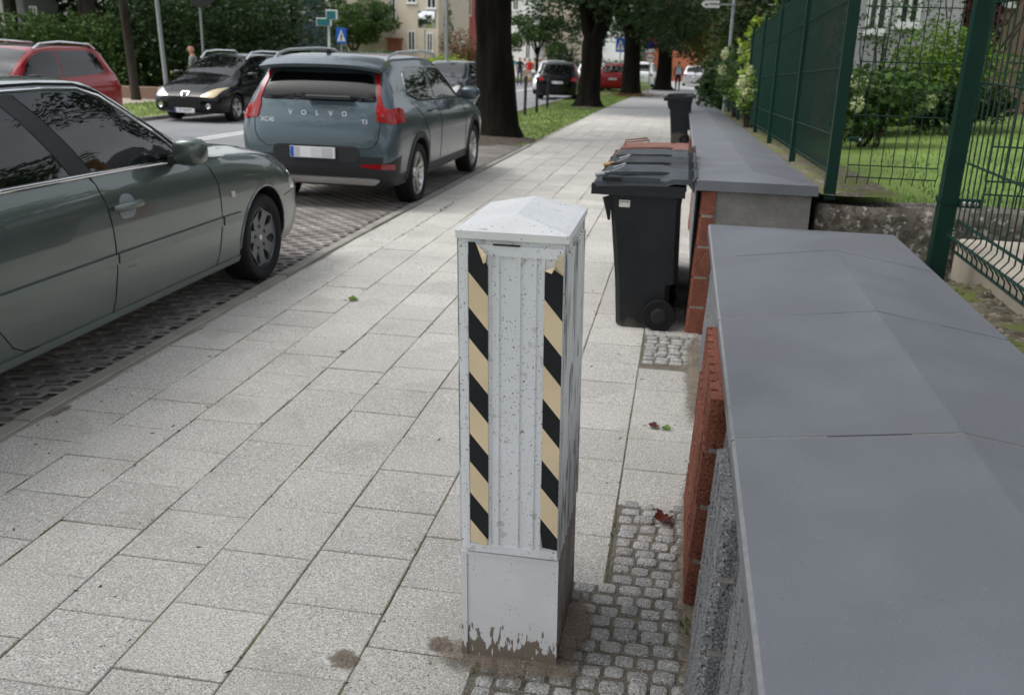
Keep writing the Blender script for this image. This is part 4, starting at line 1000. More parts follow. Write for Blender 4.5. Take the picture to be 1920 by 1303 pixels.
for sg in (-1,1):
    # windows: rear door, pillar cover, front door
    c1.patch('side_window',roundpoly([(-1.800,1.06),(-0.700,1.045),(-0.930,1.435),(-1.350,1.41),(-1.620,1.29)],[.05,.01,.02,.1,.1]),'side','glass',sg)
    c1.patch('pillar_cover',[(-.69,1.045),(-.52,1.042),(-.775,1.437),(-.925,1.437)],'side','black_plastic',sg,off=.0045)
    c1.patch('side_window',roundpoly([(-0.510,1.042),(0.320,1.022),(0.360,1.05),(0.220,1.175),(0.043,1.30),(-0.094,1.385),(-0.243,1.43),(-0.765,1.438)],[.01,.02,.03,.1,.15,.15,.1,.01]),'side','glass',sg)
    c1.strip('window_trim',[(-1.830,1.045),(-0.700,1.030),(-0.243,1.023),(0.400,1.008)],'side','chrome',.011,sg,.006,g=.12)
    c1.strip('window_trim',[(-1.640,1.30),(-1.350,1.425),(-0.920,1.452),(-0.500,1.455),(-0.243,1.445),(-0.094,1.40),(0.043,1.315),(0.220,1.19),(0.390,1.05)],'side','chrome',.009,sg,.006,g=.09)
    c1.strip('roof_seal',[(-1.660,1.34),(-1.350,1.45),(-0.920,1.475),(-0.500,1.478),(-0.226,1.467),(-0.071,1.42),(0.066,1.335),(0.260,1.21),(0.440,1.06)],'side','seam',.009,sg,.001)
    c1.strip('door_seam',[(-.545,1.02),(-.50,.85),(-.475,.66),(-.475,.50),(-.50,.30),(-.51,.24)],'side','seam',.0035,sg,.0005)
    c1.strip('door_seam',[(.60,1.01),(.69,.92),(.74,.80),(.755,.60),(.735,.42),(.70,.27)],'side','seam',.0035,sg,.0005)
    c1.strip('door_seam',[(-1.80,1.03),(-1.70,.80),(-1.56,.62),(-1.42,.44),(-1.33,.33),(-1.24,.285),(-1.1,.272),(.70,.265)],'side','seam',.003,sg,.0005)
    c1.strip('bumper_seam',[(1.80,.585),(2.12,.62)],'side','seam',.003,sg,.0005)
    # protective strip
    c1.patch('rub_strip',[(-1.52,.548),(-.485,.545),(-.485,.60),(-1.52,.603)],'side','paint_sage_trim',sg,off=.016,depth=.004)
    c1.patch('rub_strip',[(-.468,.545),(.735,.535),(.735,.590),(-.468,.60)],'side','paint_sage_trim',sg,off=.016,depth=.004)
    c1.patch('rub_strip',[(.765,.535),(1.03,.532),(1.03,.585),(.765,.590)],'side','paint_sage_trim',sg,off=.016,depth=.004)
    c1.patch('rocker_panel',[(-1.55,.240),(1.04,.232),(1.05,.272),(-1.55,.278)],'side','paint_sage_trim',sg,off=.010,depth=.004)
    # handle with recess
    hd=c1.patch('handle_recess',roundpoly([(-.40,.775),(-.27,.77),(-.23,.83),(-.27,.90),(-.36,.905),(-.41,.85)],.05),'side','grey_metal',sg,off=.003,depth=.004)
    p=[c1.T(c1.hit((x,.842),'side',sg,o)) for x,o in ((-.455,.010),(-.44,.034),(-.33,.042),(-.24,.034),(-.225,.010))]
    b=MB(); b.tube(p,[.014,.020,.021,.020,.014],10); b.build('door_handle','paint_sage_trim',rt,smooth=60)
    p=[c1.T(c1.hit((x,.85),'side',sg,o)) for x,o in ((-1.80,.010),(-1.78,.034),(-1.67,.042),(-1.58,.034),(-1.57,.010))]
    b=MB(); b.tube(p,[.014,.020,.021,.020,.014],10); b.build('door_handle','paint_sage_trim',rt,smooth=60)
    c1.patch('side_indicator',roundpoly([(.895,.70),(.945,.70),(.945,.742),(.895,.742)],.012),'side','lamp_clear',sg,off=.008,depth=.002)
    # mirror
    c1.ellipsoid('door_mirror',(.26,sg*.985,1.075),(.075,.09,.082),'paint_sage',p=3.2,shear=-.012)
    c1.loft('mirror_foot',[[(.21,sg*.86,1.00),(.36,sg*.86,1.00),(.36,sg*.86,1.05),(.21,sg*.86,1.05)],[(.22,sg*.97,1.005),(.32,sg*.97,1.005),(.32,sg*.97,1.05),(.22,sg*.97,1.05)]],'black_plastic')
    c1.patch('headlamp',roundpoly([(1.92,.62),(2.16,.60),(2.10,.72),(1.96,.76)],.03),'side','lamp_clear',sg)
    c1.strip('arch_lip',[(1.42+.385*math.cos(t),.325+.385*math.sin(t)) for t in [R(a) for a in range(-8,190,9)]],'side','paint_sage',.009,sg,.0)
c1.patch('windscreen',[(.62,-.66),(-.04,-.55),(-.10,0),(-.04,.55),(.62,.66),(.68,0)],'top','glass')
c1.patch('bonnet_seam',[(1.0,-.60),(1.9,-.55),(1.9,-.545),(1.0,-.595)],'top','seam',off=.001)

# ---- the blue grey SUV: right side x=-2.93, rear axle y=10.45, front axle 13.35
VX=-3.815; L2=1.42
rt=thing('parked_car',(VX,12.0,Z(12)),PI/2,'blue grey SUV seen from behind, parked in the bay in front of the saloon','car','cars parked in the paved bay')
st=[(-2.40,.44,.74,.70,.70,.74,.55,.76),(-2.36,.36,.82,.86,.77,.93,.70,.95),(-2.30,.30,.86,1.02,.79,1.08,.74,1.10),(-2.22,.27,.875,1.10,.80,1.24,.72,1.27),(-2.10,.26,.88,1.13,.80,1.40,.66,1.44),(-2.02,.26,.882,1.13,.80,1.50,.63,1.56),(-1.90,.26,.885,1.13,.80,1.545,.62,1.60),
 (-1.4,.25,.89,1.11,.805,1.57,.62,1.635),(-.6,.25,.89,1.08,.81,1.57,.62,1.64),(.0,.25,.89,1.06,.81,1.53,.62,1.60),(.40,.25,.89,1.045,.81,1.42,.64,1.48),(.80,.25,.89,1.03,.81,1.22,.68,1.26),(1.05,.25,.89,1.02,.81,1.07,.70,1.10),
 (1.5,.25,.885,.99,.80,1.02,.68,1.05),(1.9,.27,.87,.93,.77,.96,.62,.99),(2.12,.30,.83,.84,.72,.86,.58,.88),(2.22,.38,.74,.72,.62,.74,.50,.75)]
c2=Car(rt,st,'paint_denim',(-1.46,1.44),.345,.875,well=.06,lowmat='black_plastic',lowz=lambda x:.42 if x>-2.14 else .60)
for wx in (-1.46,1.44):
    for sy in (-1,1): c2.wheel(wx,sy,'five','alloy')
# spoiler and rear glass
c2.loft('spoiler',[[(-2.24,y*.67,1.535-.04*abs(y)**3),(-2.06,y*.66,1.600-.04*abs(y)**3),(-1.80,y*.64,1.640-.05*abs(y)**3),(-1.80,y*.64,1.56-.04*abs(y)**3),(-2.22,y*.66,1.500-.04*abs(y)**3)] for y in [-1+.2*k for k in range(11)]],'paint_denim')
c2.patch('rear_window',roundpoly([(-.64,1.165),(.64,1.165),(.60,1.30),(.545,1.44),(-.545,1.44),(-.60,1.30)],[.04,.04,.1,.08,.08,.1]),'rear','glass_tinted',off=.006)
c2.box('wiper',-2.36,-2.30,-.38,.12,1.185,1.225,'black_plastic',.012)
c2.strip('tailgate_seam',[(-.66,1.15),(-.70,1.0),(-.685,.80),(-.64,.72),(-.56,.695),(.56,.695),(.64,.75),(.685,.82),(.70,1.0),(.66,1.15)],'rear','seam',.005,off=.0)
c2.patch('number_recess',roundpoly([(-.44,.545),(.44,.545),(.50,.62),(.46,.715),(-.46,.715),(-.50,.62)],.05),'rear','black_plastic',off=.003)
plate(c2,-2.425,.03,.640,-1,.50,.115,'',blank=True)
c2.patch('skid_plate',roundpoly([(-.62,.315),(.62,.315),(.70,.375),(.62,.385),(-.62,.385),(-.70,.375)],.02),'rear','alum',off=.018)
for sg in (-1,1):
    # tail lamp: tall inner blade with a hook wrapping to the side
    bl=[(sg*.655,1.10),(sg*.70,1.06),(sg*.60,.945),(sg*.72,.945),(sg*.80,.955),(sg*.83,1.08),(sg*.76,1.11),(sg*.715,1.16),(sg*.675,1.30),(sg*.628,1.44),(sg*.570,1.452),(sg*.605,1.30),(sg*.645,1.17)]
    bl=[(sg*.640,1.10),(sg*.665,.975),(sg*.80,.965),(sg*.835,1.085),(sg*.74,1.10),(sg*.700,1.15),(sg*.660,1.30),(sg*.618,1.44),(sg*.578,1.445),(sg*.618,1.30),(sg*.648,1.17)]
    t_=c2.patch('tail_lamp',bl,'rear','lamp_red',off=.014,g=.04)
    c2.patch('tail_lamp_glow',roundpoly([(sg*.685,.99),(sg*.79,.985),(sg*.80,1.05),(sg*.685,1.05)],.012),'rear','lamp_deep',off=.018,parent=t_)
    c2.patch('tail_lamp',roundpoly([(-2.33,.95),(-2.02,.965),(-2.0,1.075),(-2.08,1.105),(-2.33,1.105)],.02),'side','lamp_red',sg,off=.012)
    c2.patch('reflector',roundpoly([(sg*.50,.500),(sg*.84,.480),(sg*.84,.545),(sg*.50,.535)],.012),'rear','lamp_deep',off=.010)
    # dark arch mouldings
    for wx in (-1.46,1.44):
        ang=[R(a) for a in range(-12,193,8)]
        c2.patch('arch_moulding',[(wx+.475*math.cos(a),.345+.475*math.sin(a)) for a in ang]+[(wx+.410*math.cos(a),.345+.410*math.sin(a)) for a in reversed(ang)],'side','black_plastic',sg,off=.008,g=.05,depth=.004)
    # side glass and trims
    c2.patch('side_window',roundpoly([(-1.62,1.245),(-1.22,1.165),(-.52,1.14),(-.60,1.485),(-1.28,1.49),(-1.50,1.43)],[.05,.08,.01,.02,.1,.08]),'side','glass',sg)
    c2.patch('side_window',roundpoly([(-.47,1.14),(.56,1.115),(.70,1.14),(.42,1.34),(.12,1.465),(-.55,1.485)],[.01,.03,.03,.1,.12,.02]),'side','glass',sg)
    c2.strip('window_trim',[(-1.60,1.225),(-1.22,1.145),(-.5,1.12),(.70,1.095)],'side','seam',.008,sg,.003)
    c2.strip('window_trim',[(-1.63,1.26),(-1.51,1.445),(-1.28,1.505),(-.55,1.50),(.13,1.48),(.44,1.355),(.72,1.15)],'side','alum',.006,sg,.003)
    c2.strip('door_seam',[(-.50,1.11),(-.47,.8),(-.50,.42)],'side','seam',.0035,sg,.0005)
    c2.strip('door_seam',[(-1.52,1.13),(-1.28,.98),(-1.06,.75),(-1.0,.45)],'side','seam',.0035,sg,.0005)
    c2.strip('door_seam',[(.74,1.08),(.86,.9),(.86,.45)],'side','seam',.0035,sg,.0005)
    for hx in (-.95,.0):
        p=[c2.T(c2.hit((hx+x,.985-.03*hx),'side',sg,o)) for x,o in ((0,.006),(.02,.032),(.17,.034),(.19,.006))]
        b=MB(); b.tube(p,[.010,.014,.014,.010],8); b.build('door_handle','paint_denim',rt,smooth=60)
    b=MB(); b.tube([c2.T((x,sg*.63,z)) for x,z in ((-1.92,1.565),(-1.80,1.625),(-1.5,1.66),(-.6,1.675),(-.05,1.655),(.15,1.60))],.016,8); b.build('roof_rail','alum',rt,smooth=60)
    c2.ellipsoid('door_mirror',(.60,sg*1.00,1.15),(.09,.12,.085),'paint_denim',p=3,shear=-.01)
    c2.loft('mirror_foot',[[(.52,sg*.84,1.09),(.66,sg*.84,1.09),(.66,sg*.84,1.12),(.52,sg*.84,1.12)],[(.54,sg*.95,1.10),(.64,sg*.95,1.10),(.64,sg*.95,1.13),(.54,sg*.95,1.13)]],'black_plastic')
c2.patch('windscreen',[(1.02,-.64),(.34,-.56),(.28,0),(.34,.56),(1.02,.64),(1.06,0)],'top','glass')
A=c2.M.to_3x3()
def rear_text(name,t,size,y,z,mname='alum',sp=None):
    h=c2.hit((y,z),'rear',off=.004); text(name,t,size,mname,frame(c2.T(h),A@Vector((0,-1,0)),A@Vector((.12,0,1))),rt,.0015,bold=.0015)
for i,ch in enumerate('VOLVO'): rear_text('emblem_letter',ch,.072,.30-.15*i+.0,1.035)
rear_text('model_badge','XC40',.062,.55,.955); rear_text('model_badge','T3',.062,-.53,.965)
b=MB(); b.prism([(-1.84,1.62),(-1.68,1.63),(-1.80,1.68),(-1.83,1.68)],-.015,.015,lambda a,q,h:c2.T((a,h+.05,q))); b.build('aerial_fin','paint_black',rt)

# ---- generic cars for the road
def hatch(name_label,x,y,rz,paint,grp,L=4.2,W=.88,Hh=1.50,sty='plain',rimm='alloy',rails=None,front='',det=1,estate=.0,plate_txt=None,tall=0):
    rt=thing('parked_car' if 'parked' in name_label else 'car',(x,y,Z(y)),rz,name_label,'car',grp)
    k=L/4.3; zt=Hh
    st=[(-2.12,.42,.62,.80,.60,.86,.5,.88),(-2.08,.32,.76,.90,.70,.98,.62,1.0),(-2.0,.25,.84,.98,.77,1.08,.70,1.10),(-1.90,.22,.86,1.00,.78,1.22,.66,1.24),(-1.70+.0-.12*estate,.20,W,1.01,.79,zt-.12,.60,zt-.07),(-1.2,.19,W,1.0,.80,zt-.06,.60,zt-.01),(-.5,.19,W,.99,.80,zt-.05,.60,zt),(-.05,.19,W,.98,.80,zt-.09,.60,zt-.04),
        (.35,.19,W,.96,.80,zt-.24,.64,zt-.19),(.75,.19,W,.94,.80,1.08,.68,1.12),(1.05,.19,W,.92,.80,.99,.68,1.03),(1.45,.19,W,.88,.78,.93,.66,.96),(1.80,.21,.85,.80,.74,.83,.60,.86),(2.0,.25,.80,.68,.68,.70,.55,.72),(2.10,.34,.68,.58,.56,.60,.46,.61)]
    st=[(a[0]*k,)+a[1:] for a in st]
    c=Car(rt,st,paint,(-1.30*k,1.33*k),.31,W-.02,well=.05)
    for wx in (-1.30*k,1.33*k):
        for sy in (-1,1): c.wheel(wx,sy,sty,rimm,detail=False)
    for sg in (-1,1):
        c.patch('side_window',roundpoly([(-1.66*k,1.10),(-.42*k,1.045),(-.45*k,zt-.105),(-1.35*k,zt-.11),(-1.55*k,zt-.18)],[.05,.01,.01,.06,.05]),'side','glass',sg,g=.09)
        c.patch('side_window',roundpoly([(-.38*k,1.045),(.52*k,1.02),(.62*k,1.05),(.30*k,zt-.24),(-.02*k,zt-.13),(-.41*k,zt-.105)],[.01,.02,.02,.1,.1,.01]),'side','glass',sg,g=.09)
        c.strip('door_seam',[(-.40*k,1.02),(-.38*k,.7),(-.42*k,.35)],'side','seam',.004,sg,.0); c.strip('door_seam',[(.68*k,1.0),(.80*k,.8),(.78*k,.4)],'side','seam',.004,sg,.0)
        c.ellipsoid('door_mirror',(.58*k,sg*(W+.08),1.06),(.08,.11,.075),'black_plastic' if rails=='s' else paint,p=3)
        if rails:
            b=MB(); b.tube([c.T((x_,sg*.60,z_)) for x_,z_ in ((-1.62*k,zt-.08),(-1.45*k,zt+.01),(-.6*k,zt+.045),(-.1*k,zt+.01),(.08*k,zt-.08))],.020,6); b.build('roof_rail','chrome',rt,smooth=60)
        c.patch('headlamp',roundpoly([(sg*.44,.62),(sg*.70,.60),(sg*.80,.80),(sg*.70,.82),(sg*.50,.72)],.03),'front','lamp_clear',off=.01)
        c.patch('tail_lamp',roundpoly([(sg*.56,.82),(sg*.82,.80),(sg*.83,.96),(sg*.60,.94)],.03),'rear','lamp_red',off=.01)
    c.patch('windscreen',[(.98*k,-.64),(.16*k,-.54),(.08*k,0),(.16*k,.54),(.98*k,.64),(1.05*k,0)],'top','glass',g=.1)
    c.patch('rear_window',roundpoly([(-.62,1.10),(.62,1.10),(.52,zt-.13),(-.52,zt-.13)],.05),'rear','glass',g=.1)
    c.patch('grille',roundpoly([(-.42,.50),(.42,.50),(.40,.62),(-.40,.62)],.02),'front','black_plastic',off=.01)
    plate(c,-2.16*k if 'back' in front or not front else 2.16*k,0,.74 if 'back' in front or not front else .44,-1 if 'back' in front or not front else 1,.5,.11,plate_txt or '',blank=not plate_txt)
    return c
# black estate with the lion badge, oncoming in the far lane
rt=thing('car',(-11.35,22.9,Z(22)-.02),-PI/2-.02,'black estate car with silver roof rails driving towards the camera behind the SUV','car','cars on the road')
W=.88; zt=1.54
st=[(-2.2,.42,.62,.80,.60,.86,.5,.88),(-2.12,.3,.80,1.0,.74,1.06,.66,1.08),(-1.98,.22,.86,1.02,.78,1.3,.64,1.34),(-1.8,.20,W,1.02,.79,zt-.1,.60,zt-.05),(-1.2,.19,W,1.0,.80,zt-.06,.60,zt-.01),(-.5,.19,W,.98,.80,zt-.05,.60,zt),(-.1,.19,W,.96,.80,zt-.08,.60,zt-.03),
    (.30,.19,W,.93,.80,zt-.20,.64,zt-.15),(.75,.19,W,.90,.80,1.18,.67,1.22),(1.10,.19,W,.88,.80,1.0,.68,1.05),(1.45,.19,W,.85,.79,.92,.67,.97),(1.80,.20,.87,.78,.77,.82,.64,.86),(2.02,.22,.84,.68,.74,.72,.62,.75),(2.14,.26,.78,.60,.70,.64,.60,.66),(2.20,.34,.66,.54,.60,.58,.54,.60)]
c3=Car(rt,st,'paint_black',(-1.32,1.30),.315,.86,well=.05)
for wx in (-1.32,1.30):
    for sy in (-1,1): c3.wheel(wx,sy,'five','alloy',detail=False)
c3.patch('windscreen',[(1.08,-.66),(.16,-.55),(.08,0),(.16,.55),(1.08,.66),(1.16,0)],'top','glass')
for sg in (-1,1):
    c3.patch('side_window',roundpoly([(-1.75,1.10),(-.42,1.03),(-.45,zt-.11),(-1.6,zt-.12)],[.04,.01,.01,.06]),'side','glass',sg,g=.09)
    c3.patch('side_window',roundpoly([(-.38,1.03),(.62,.99),(.78,1.02),(.36,zt-.24),(-.02,zt-.13),(-.41,zt-.105)],[.01,.02,.02,.1,.1,.01]),'side','glass',sg,g=.09)
    b=MB(); b.tube([c3.T((x_,sg*.61,z_)) for x_,z_ in ((-1.8,zt-.06),(-1.6,zt+.03),(-.6,zt+.05),(-.05,zt+.02),(.22,zt-.14))],.024,6); b.build('roof_rail','chrome',rt,smooth=60)
    c3.ellipsoid('door_mirror',(.70,sg*.98,1.05),(.08,.12,.075),'paint_black',p=3)
    c3.patch('headlamp',roundpoly([(sg*.40,.60),(sg*.66,.575),(sg*.74,.60),(sg*.83,.80),(sg*.62,.745)],.03),'front','lamp_amber' if sg>0 else 'lamp_clear',off=.012,g=.04)
    c3.patch('bumper_strip',roundpoly([(sg*.40,.505),(sg*.80,.525),(sg*.80,.565),(sg*.40,.545)],.01),'front','black_plastic',off=.02)
    b=MB(); h=c3.hit((sg*.60,.40),'front',off=.0)
    fl=MB(); vs=[]
    for r_,x_ in ((.062,0),(.058,.02),(.05,.012),(0,.008)):
        for q in range(16): vs.append(c3.T((h.x+x_,h.y+r_*math.cos(q*PI/8),h.z+r_*math.sin(q*PI/8))))
    fl.add(vs,[(i*16+q,i*16+(q+1)%16,i*16+16+(q+1)%16,i*16+16+q) for i in range(3) for q in range(16)]); fl.build('fog_lamp','chrome',rt,smooth=40)
    c3.strip('bonnet_seam',[(1.06,sg*.60),(1.6,sg*.55),(2.02,sg*.40)],'top','seam',.006,off=0)
g_=c3.patch('grille',roundpoly([(-.40,.33),(.40,.33),(.42,.545),(-.42,.545)],.03),'front','dark',off=.012)
for z_ in (.37,.41,.45,.49,.53): c3.strip('grille_bar',[(-.40,z_),(.40,z_)],'front','black_plastic',.008,off=.02,parent=g_)
bd=c3.patch('shield_badge',roundpoly([(-.05,.575),(.05,.575),(.105,.67),(.10,.70),(-.10,.70),(-.105,.67)],.015),'front','chrome',off=.018,g=.03)
c3.patch('shield_field',roundpoly([(-.04,.588),(.04,.588),(.082,.675),(-.082,.675)],.01),'front','black_plastic',off=.024,g=.03,parent=bd)
b=MB(); h=c3.hit((0,.64),'front',off=.03)
lion=[(-.045,.03),(-.02,.045),(.01,.035),(.03,.045),(.045,.02),(.02,.01),(.04,-.02),(.02,-.045),(.0,-.02),(-.02,-.04),(-.035,-.03),(-.02,-.005)]
b.prism(lion,0,.006,lambda p,q,hh:c3.T((h.x+hh-.0,p,h.z+q))); b.build('lion_emblem','chrome',bd)
plate(c3,2.225,.0,.285,1,.50,.105,'ZS 4DA9Y')
# red SUV ahead of it in the same lane
c4=hatch('red SUV with a black roof line and silver rails behind the saloon roof',-11.65,15.2,-PI/2-.02,'paint_red','cars on the road',L=4.35,Hh=1.60,rails='s',front='f')
c4.patch('roof_panel',[(-1.45,-.55),(-.1,-.56),(-.1,.56),(-1.45,.55)],'top','paint_black',off=.006,g=.12)
# dark car beyond the SUV, oncoming
c5=hatch('dark grey car with pale reflecting windscreen driving behind the SUV bonnet',at(842,150,30.5).x,30.5,-PI/2,'paint_grey','cars on the road',front='f')
c6=hatch('black hatchback seen from behind between the two big trunks',-5.55,43.4,PI/2+.05,'paint_black','cars on the road',L=4.1,Hh=1.60,front='back')
c7=hatch('white car with its nose towards the camera left of the black hatchback',-6.75,49.6,-PI/2+.05,'paint_white','cars on the road',L=4.2,Hh=1.62,front='f')
c8=hatch('dark red hatchback parked beyond the second big trunk',-3.95,57.5,PI/2-.1,'paint_red','cars on the road',L=4.0,Hh=1.6,front='back')
c9=hatch('white car beside the dark red hatchback',-5.6,60.5,PI/2-.1,'paint_white','cars on the road',L=4.3,Hh=1.6,front='f')
c10=hatch('white car beyond the third trunk, left of the walker with the backpack',-3.0,72,PI/2-.1,'paint_white','cars on the road',L=4.3,Hh=1.75,front='back')
c11=hatch('silver car with red tail lamps to the right of the walker with the backpack',.55,80,PI/2,'paint_silver','cars on the road',L=4.3,Hh=1.6,front='back')
c12=hatch('grey car half hidden by the third trunk, left of the round no entry sign',-4.2,66,PI/2,'paint_grey','cars on the road',L=4.3,Hh=1.6,front='back')
# ------------------------------------------------------------------ vegetation
def leaves(name,blobs,n,size,mname,parent=None,seed=0,flat=.0,shell=.55,asp=.55):
    """many leaf faces spread through irregular blobs (centre, radii)"""
    r=np.random.RandomState(seed); vol=np.array([b[1][0]*b[1][1]*b[1][2] for b in blobs])**.67; pr=vol/vol.sum(); ch=r.choice(len(blobs),n,p=pr)
    C_=np.array([tuple(b[0]) for b in blobs])[ch]; Rr=np.array([tuple(b[1]) for b in blobs])[ch]
    d=r.normal(size=(n,3)); d/=np.linalg.norm(d,axis=1)[:,None]; rad=(shell+(1-shell)*r.rand(n))**.6
    # clumping
    wob=1+.22*np.sin(d[:,0]*7+ch)*np.sin(d[:,1]*6+2*ch)+.15*np.sin(d[:,2]*11+ch*3)
    p=C_+d*Rr*(rad*wob)[:,None]
    a=r.normal(size=(n,3)); a[:,2]*=.5; a/=np.linalg.norm(a,axis=1)[:,None]
    b=np.cross(a,d+r.normal(size=(n,3))*.8); b/=np.linalg.norm(b,axis=1)[:,None]
    s=(size*(.6+.8*r.rand(n)))[:,None]
    v=np.stack([p-a*s*.5,p+b*s*asp*.5,p+a*s*.5,p-b*s*asp*.5],1).reshape(-1,3)
    me=bpy.data.meshes.new(name); me.vertices.add(4*n); me.vertices.foreach_set('co',v.ravel()); me.loops.add(4*n); me.loops.foreach_set('vertex_index',np.arange(4*n,dtype=np.int32))
    me.polygons.add(n); me.polygons.foreach_set('loop_start',np.arange(0,4*n,4,dtype=np.int32)); me.update(calc_edges=True)
    me.materials.append(M[mname]); return link(name,me,parent)
def trunk(name,pts,rs,mname,parent,amp=.14,n=44,seed=0,flare=0):
    b=MB(); P=[Vector(p) for p in pts]; 
    # resample
    Q=[];RR=[]
    for i in range(len(P)-1):
        k=max(1,int((P[i+1]-P[i]).length/.18))
        for j in range(k): t=j/k; Q.append(P[i].lerp(P[i+1],t)); RR.append(rs[i]+(rs[i+1]-rs[i])*t)
    Q.append(P[-1]); RR.append(rs[-1]); vs=[]
    for i,(q,r_) in enumerate(zip(Q,RR)):
        for k in range(n):
            t=2*PI*k/n; z=q.z-P[0].z; fl=1+flare*max(0,1-z/.6)**2*(.6+.6*math.sin(3*t+seed)**2)
            nn=noise.noise(Vector((math.cos(t)*2.2,math.sin(t)*2.2,q.z*.9+seed)))+.5*noise.noise(Vector((math.cos(t)*7,math.sin(t)*7,q.z*2+seed)))+.35*noise.noise(Vector((math.cos(t)*15,math.sin(t)*15,q.z*1.6+seed)))
            rr=r_*fl*(1+amp*nn); vs.append((q.x+rr*math.cos(t),q.y+rr*math.sin(t),q.z))
    m=len(Q); b.add(vs,[(i*n+k,i*n+(k+1)%n,(i+1)*n+(k+1)%n,(i+1)*n+k) for i in range(m-1) for k in range(n)]+[tuple(range((m-1)*n,m*n))])
    return b.build(name,mname,parent,smooth=80)
def limb(b,a,d,L,r0,seed,k=6):
    rr=random.Random(seed); p=Vector(a); d=Vector(d).normalized(); pts=[p.copy()]; 
    for i in range(k): d=(d+Vector((rr.uniform(-.25,.25),rr.uniform(-.25,.25),rr.uniform(-.05,.22)))).normalized(); p=p+d*L/k; pts.append(p.copy())
    b.tube(pts,[r0*(1-.85*i/k) for i in range(k+1)],8); return pts
def street_tree(name,x,y,r,h,label,lean=(0,0),crown_r=4,crown_z=6.5,nl=9000,leaf='leaf_dark',bark='bark_dark',fork=3.0,seed=1,ls=.22,low=None,cat='tree',group=None,flare=.7,blobn=16):
    z=Z(y)+.0; t=thing(name,(x,y,z),0,label,cat,group); rr=random.Random(seed)
    top=Vector((x+lean[0]*fork,y+lean[1]*fork,z+fork))
    trunk('trunk',[(x,y,z-.15),(x+lean[0]*.5,y,z+.5),(x+lean[0]*fork*.5,y,z+fork*.5),top],[r*1.12,r*1.02,r*.92,r*.86],bark,t,seed=seed,flare=flare)
    b=MB(); ends=[]
    for i in range(5):
        a=2*PI*i/5+rr.uniform(-.4,.4); pts=limb(b,top-Vector((0,0,.5)),(math.cos(a)*.62,math.sin(a)*.62,1),h*.5,r*.58,seed*10+i); ends+=pts[2:]
        for j in (2,4): 
            a2=a+rr.uniform(-1,1); q=limb(b,pts[j],(math.cos(a2),math.sin(a2),.35),h*.28,r*.18,seed*50+i*3+j,4); ends+=q[2:]
    b.build('limbs',bark,t,smooth=80)
    blobs=[]
    for i in range(blobn):
        a=rr.uniform(0,2*PI); q=math.sqrt(rr.random())*crown_r; blobs.append(((x+q*math.cos(a),y+q*math.sin(a),z+crown_z+rr.uniform(-.33,.36)*crown_r*1.3-(q/crown_r)*.5),(rr.uniform(.9,1.6)*crown_r*.27,)*2+(rr.uniform(.6,1.0)*crown_r*.25,)))
    if low: blobs+=low
    leaves('crown',blobs,nl,ls,leaf,t,seed); return t
def shrub(label,x,y,w,h,leaf,n=2600,ls=.12,seed=1,z=None,d=None,cat='shrub',group=None,name='shrub',nb=9,blossom=0,bm_='blossom',stems=True):
    z=Z(y) if z is None else z; d=d or w; rr=random.Random(seed); t=thing(name,(x,y,z),0,label,cat,group); bl=[]
    for i in range(nb): bl.append(((x+rr.uniform(-.33,.33)*w,y+rr.uniform(-.33,.33)*d,z+h*rr.uniform(.28,.72)),(w*rr.uniform(.2,.34),d*rr.uniform(.2,.34),h*rr.uniform(.22,.32))))
    leaves('foliage',bl,n,ls,leaf,t,seed)
    if stems:
        b=MB()
        for i in range(6): limb(b,(x+rr.uniform(-.1,.1),y+rr.uniform(-.1,.1),z-.05),(rr.uniform(-.4,.4),rr.uniform(-.4,.4),1),h*.7,.03,seed+i,4)
        b.build('stems','bark',t,smooth=60)
    for i in range(blossom):
        c=bl[i%len(bl)]; a=rr.uniform(0,6.28); e=rr.uniform(-.2,.9); q=Vector((c[0][0]+c[1][0]*1.05*math.cos(a)*math.cos(e),c[0][1]-abs(c[1][1]*1.05*math.sin(a)*math.cos(e)),c[0][2]+c[1][2]*math.sin(e)))
        leaves('blossom',[(q,(.075,.075,.09))],160,.035,bm_,t,seed+i,asp=.9)
    return t
U=lambda u,v,y: at(u,v,y).x
# the avenue trees
x=U(933,255,19.6); street_tree('street_tree',x,19.6,.40,9,'massive dark trunk nearest the camera, just beyond the blue grey SUV',lean=(-.055,0),crown_r=5.2,crown_z=8.6,nl=14000,fork=4.4,seed=3,flare=.5,group='avenue trees')
x=U(1103,200,35.5); street_tree('street_tree',x,35.5,.40,9,'second big trunk with a fork, standing on the grass before the black hatchback',lean=(.02,0),crown_r=4.8,crown_z=6.7,nl=17000,fork=2.6,seed=5,group='avenue trees',low=[((x+1.2,35,3.2),(1.3,1.5,.8))])
x=U(1182,178,51); street_tree('street_tree',x,51,.46,9,'third trunk with brown leaves round its foot, right of the second big trunk',lean=(-.02,0),crown_r=5,crown_z=5.8,nl=18000,fork=3.0,seed=6,group='avenue trees',low=[((x+1.6,50,2.6),(1.8,1.6,1.0))])
x=U(1243,168,63); street_tree('street_tree',x,63,.50,9,'farthest trunk of the avenue, left of the walker with the backpack',crown_r=6,crown_z=5.2,nl=18000,fork=2.8,seed=8,group='avenue trees',low=[((x+2.2,61,2.6),(2.6,1.6,1.3)),((x-2,61,3.2),(2.2,1.6,1.1))],leaf='leaf_dark')
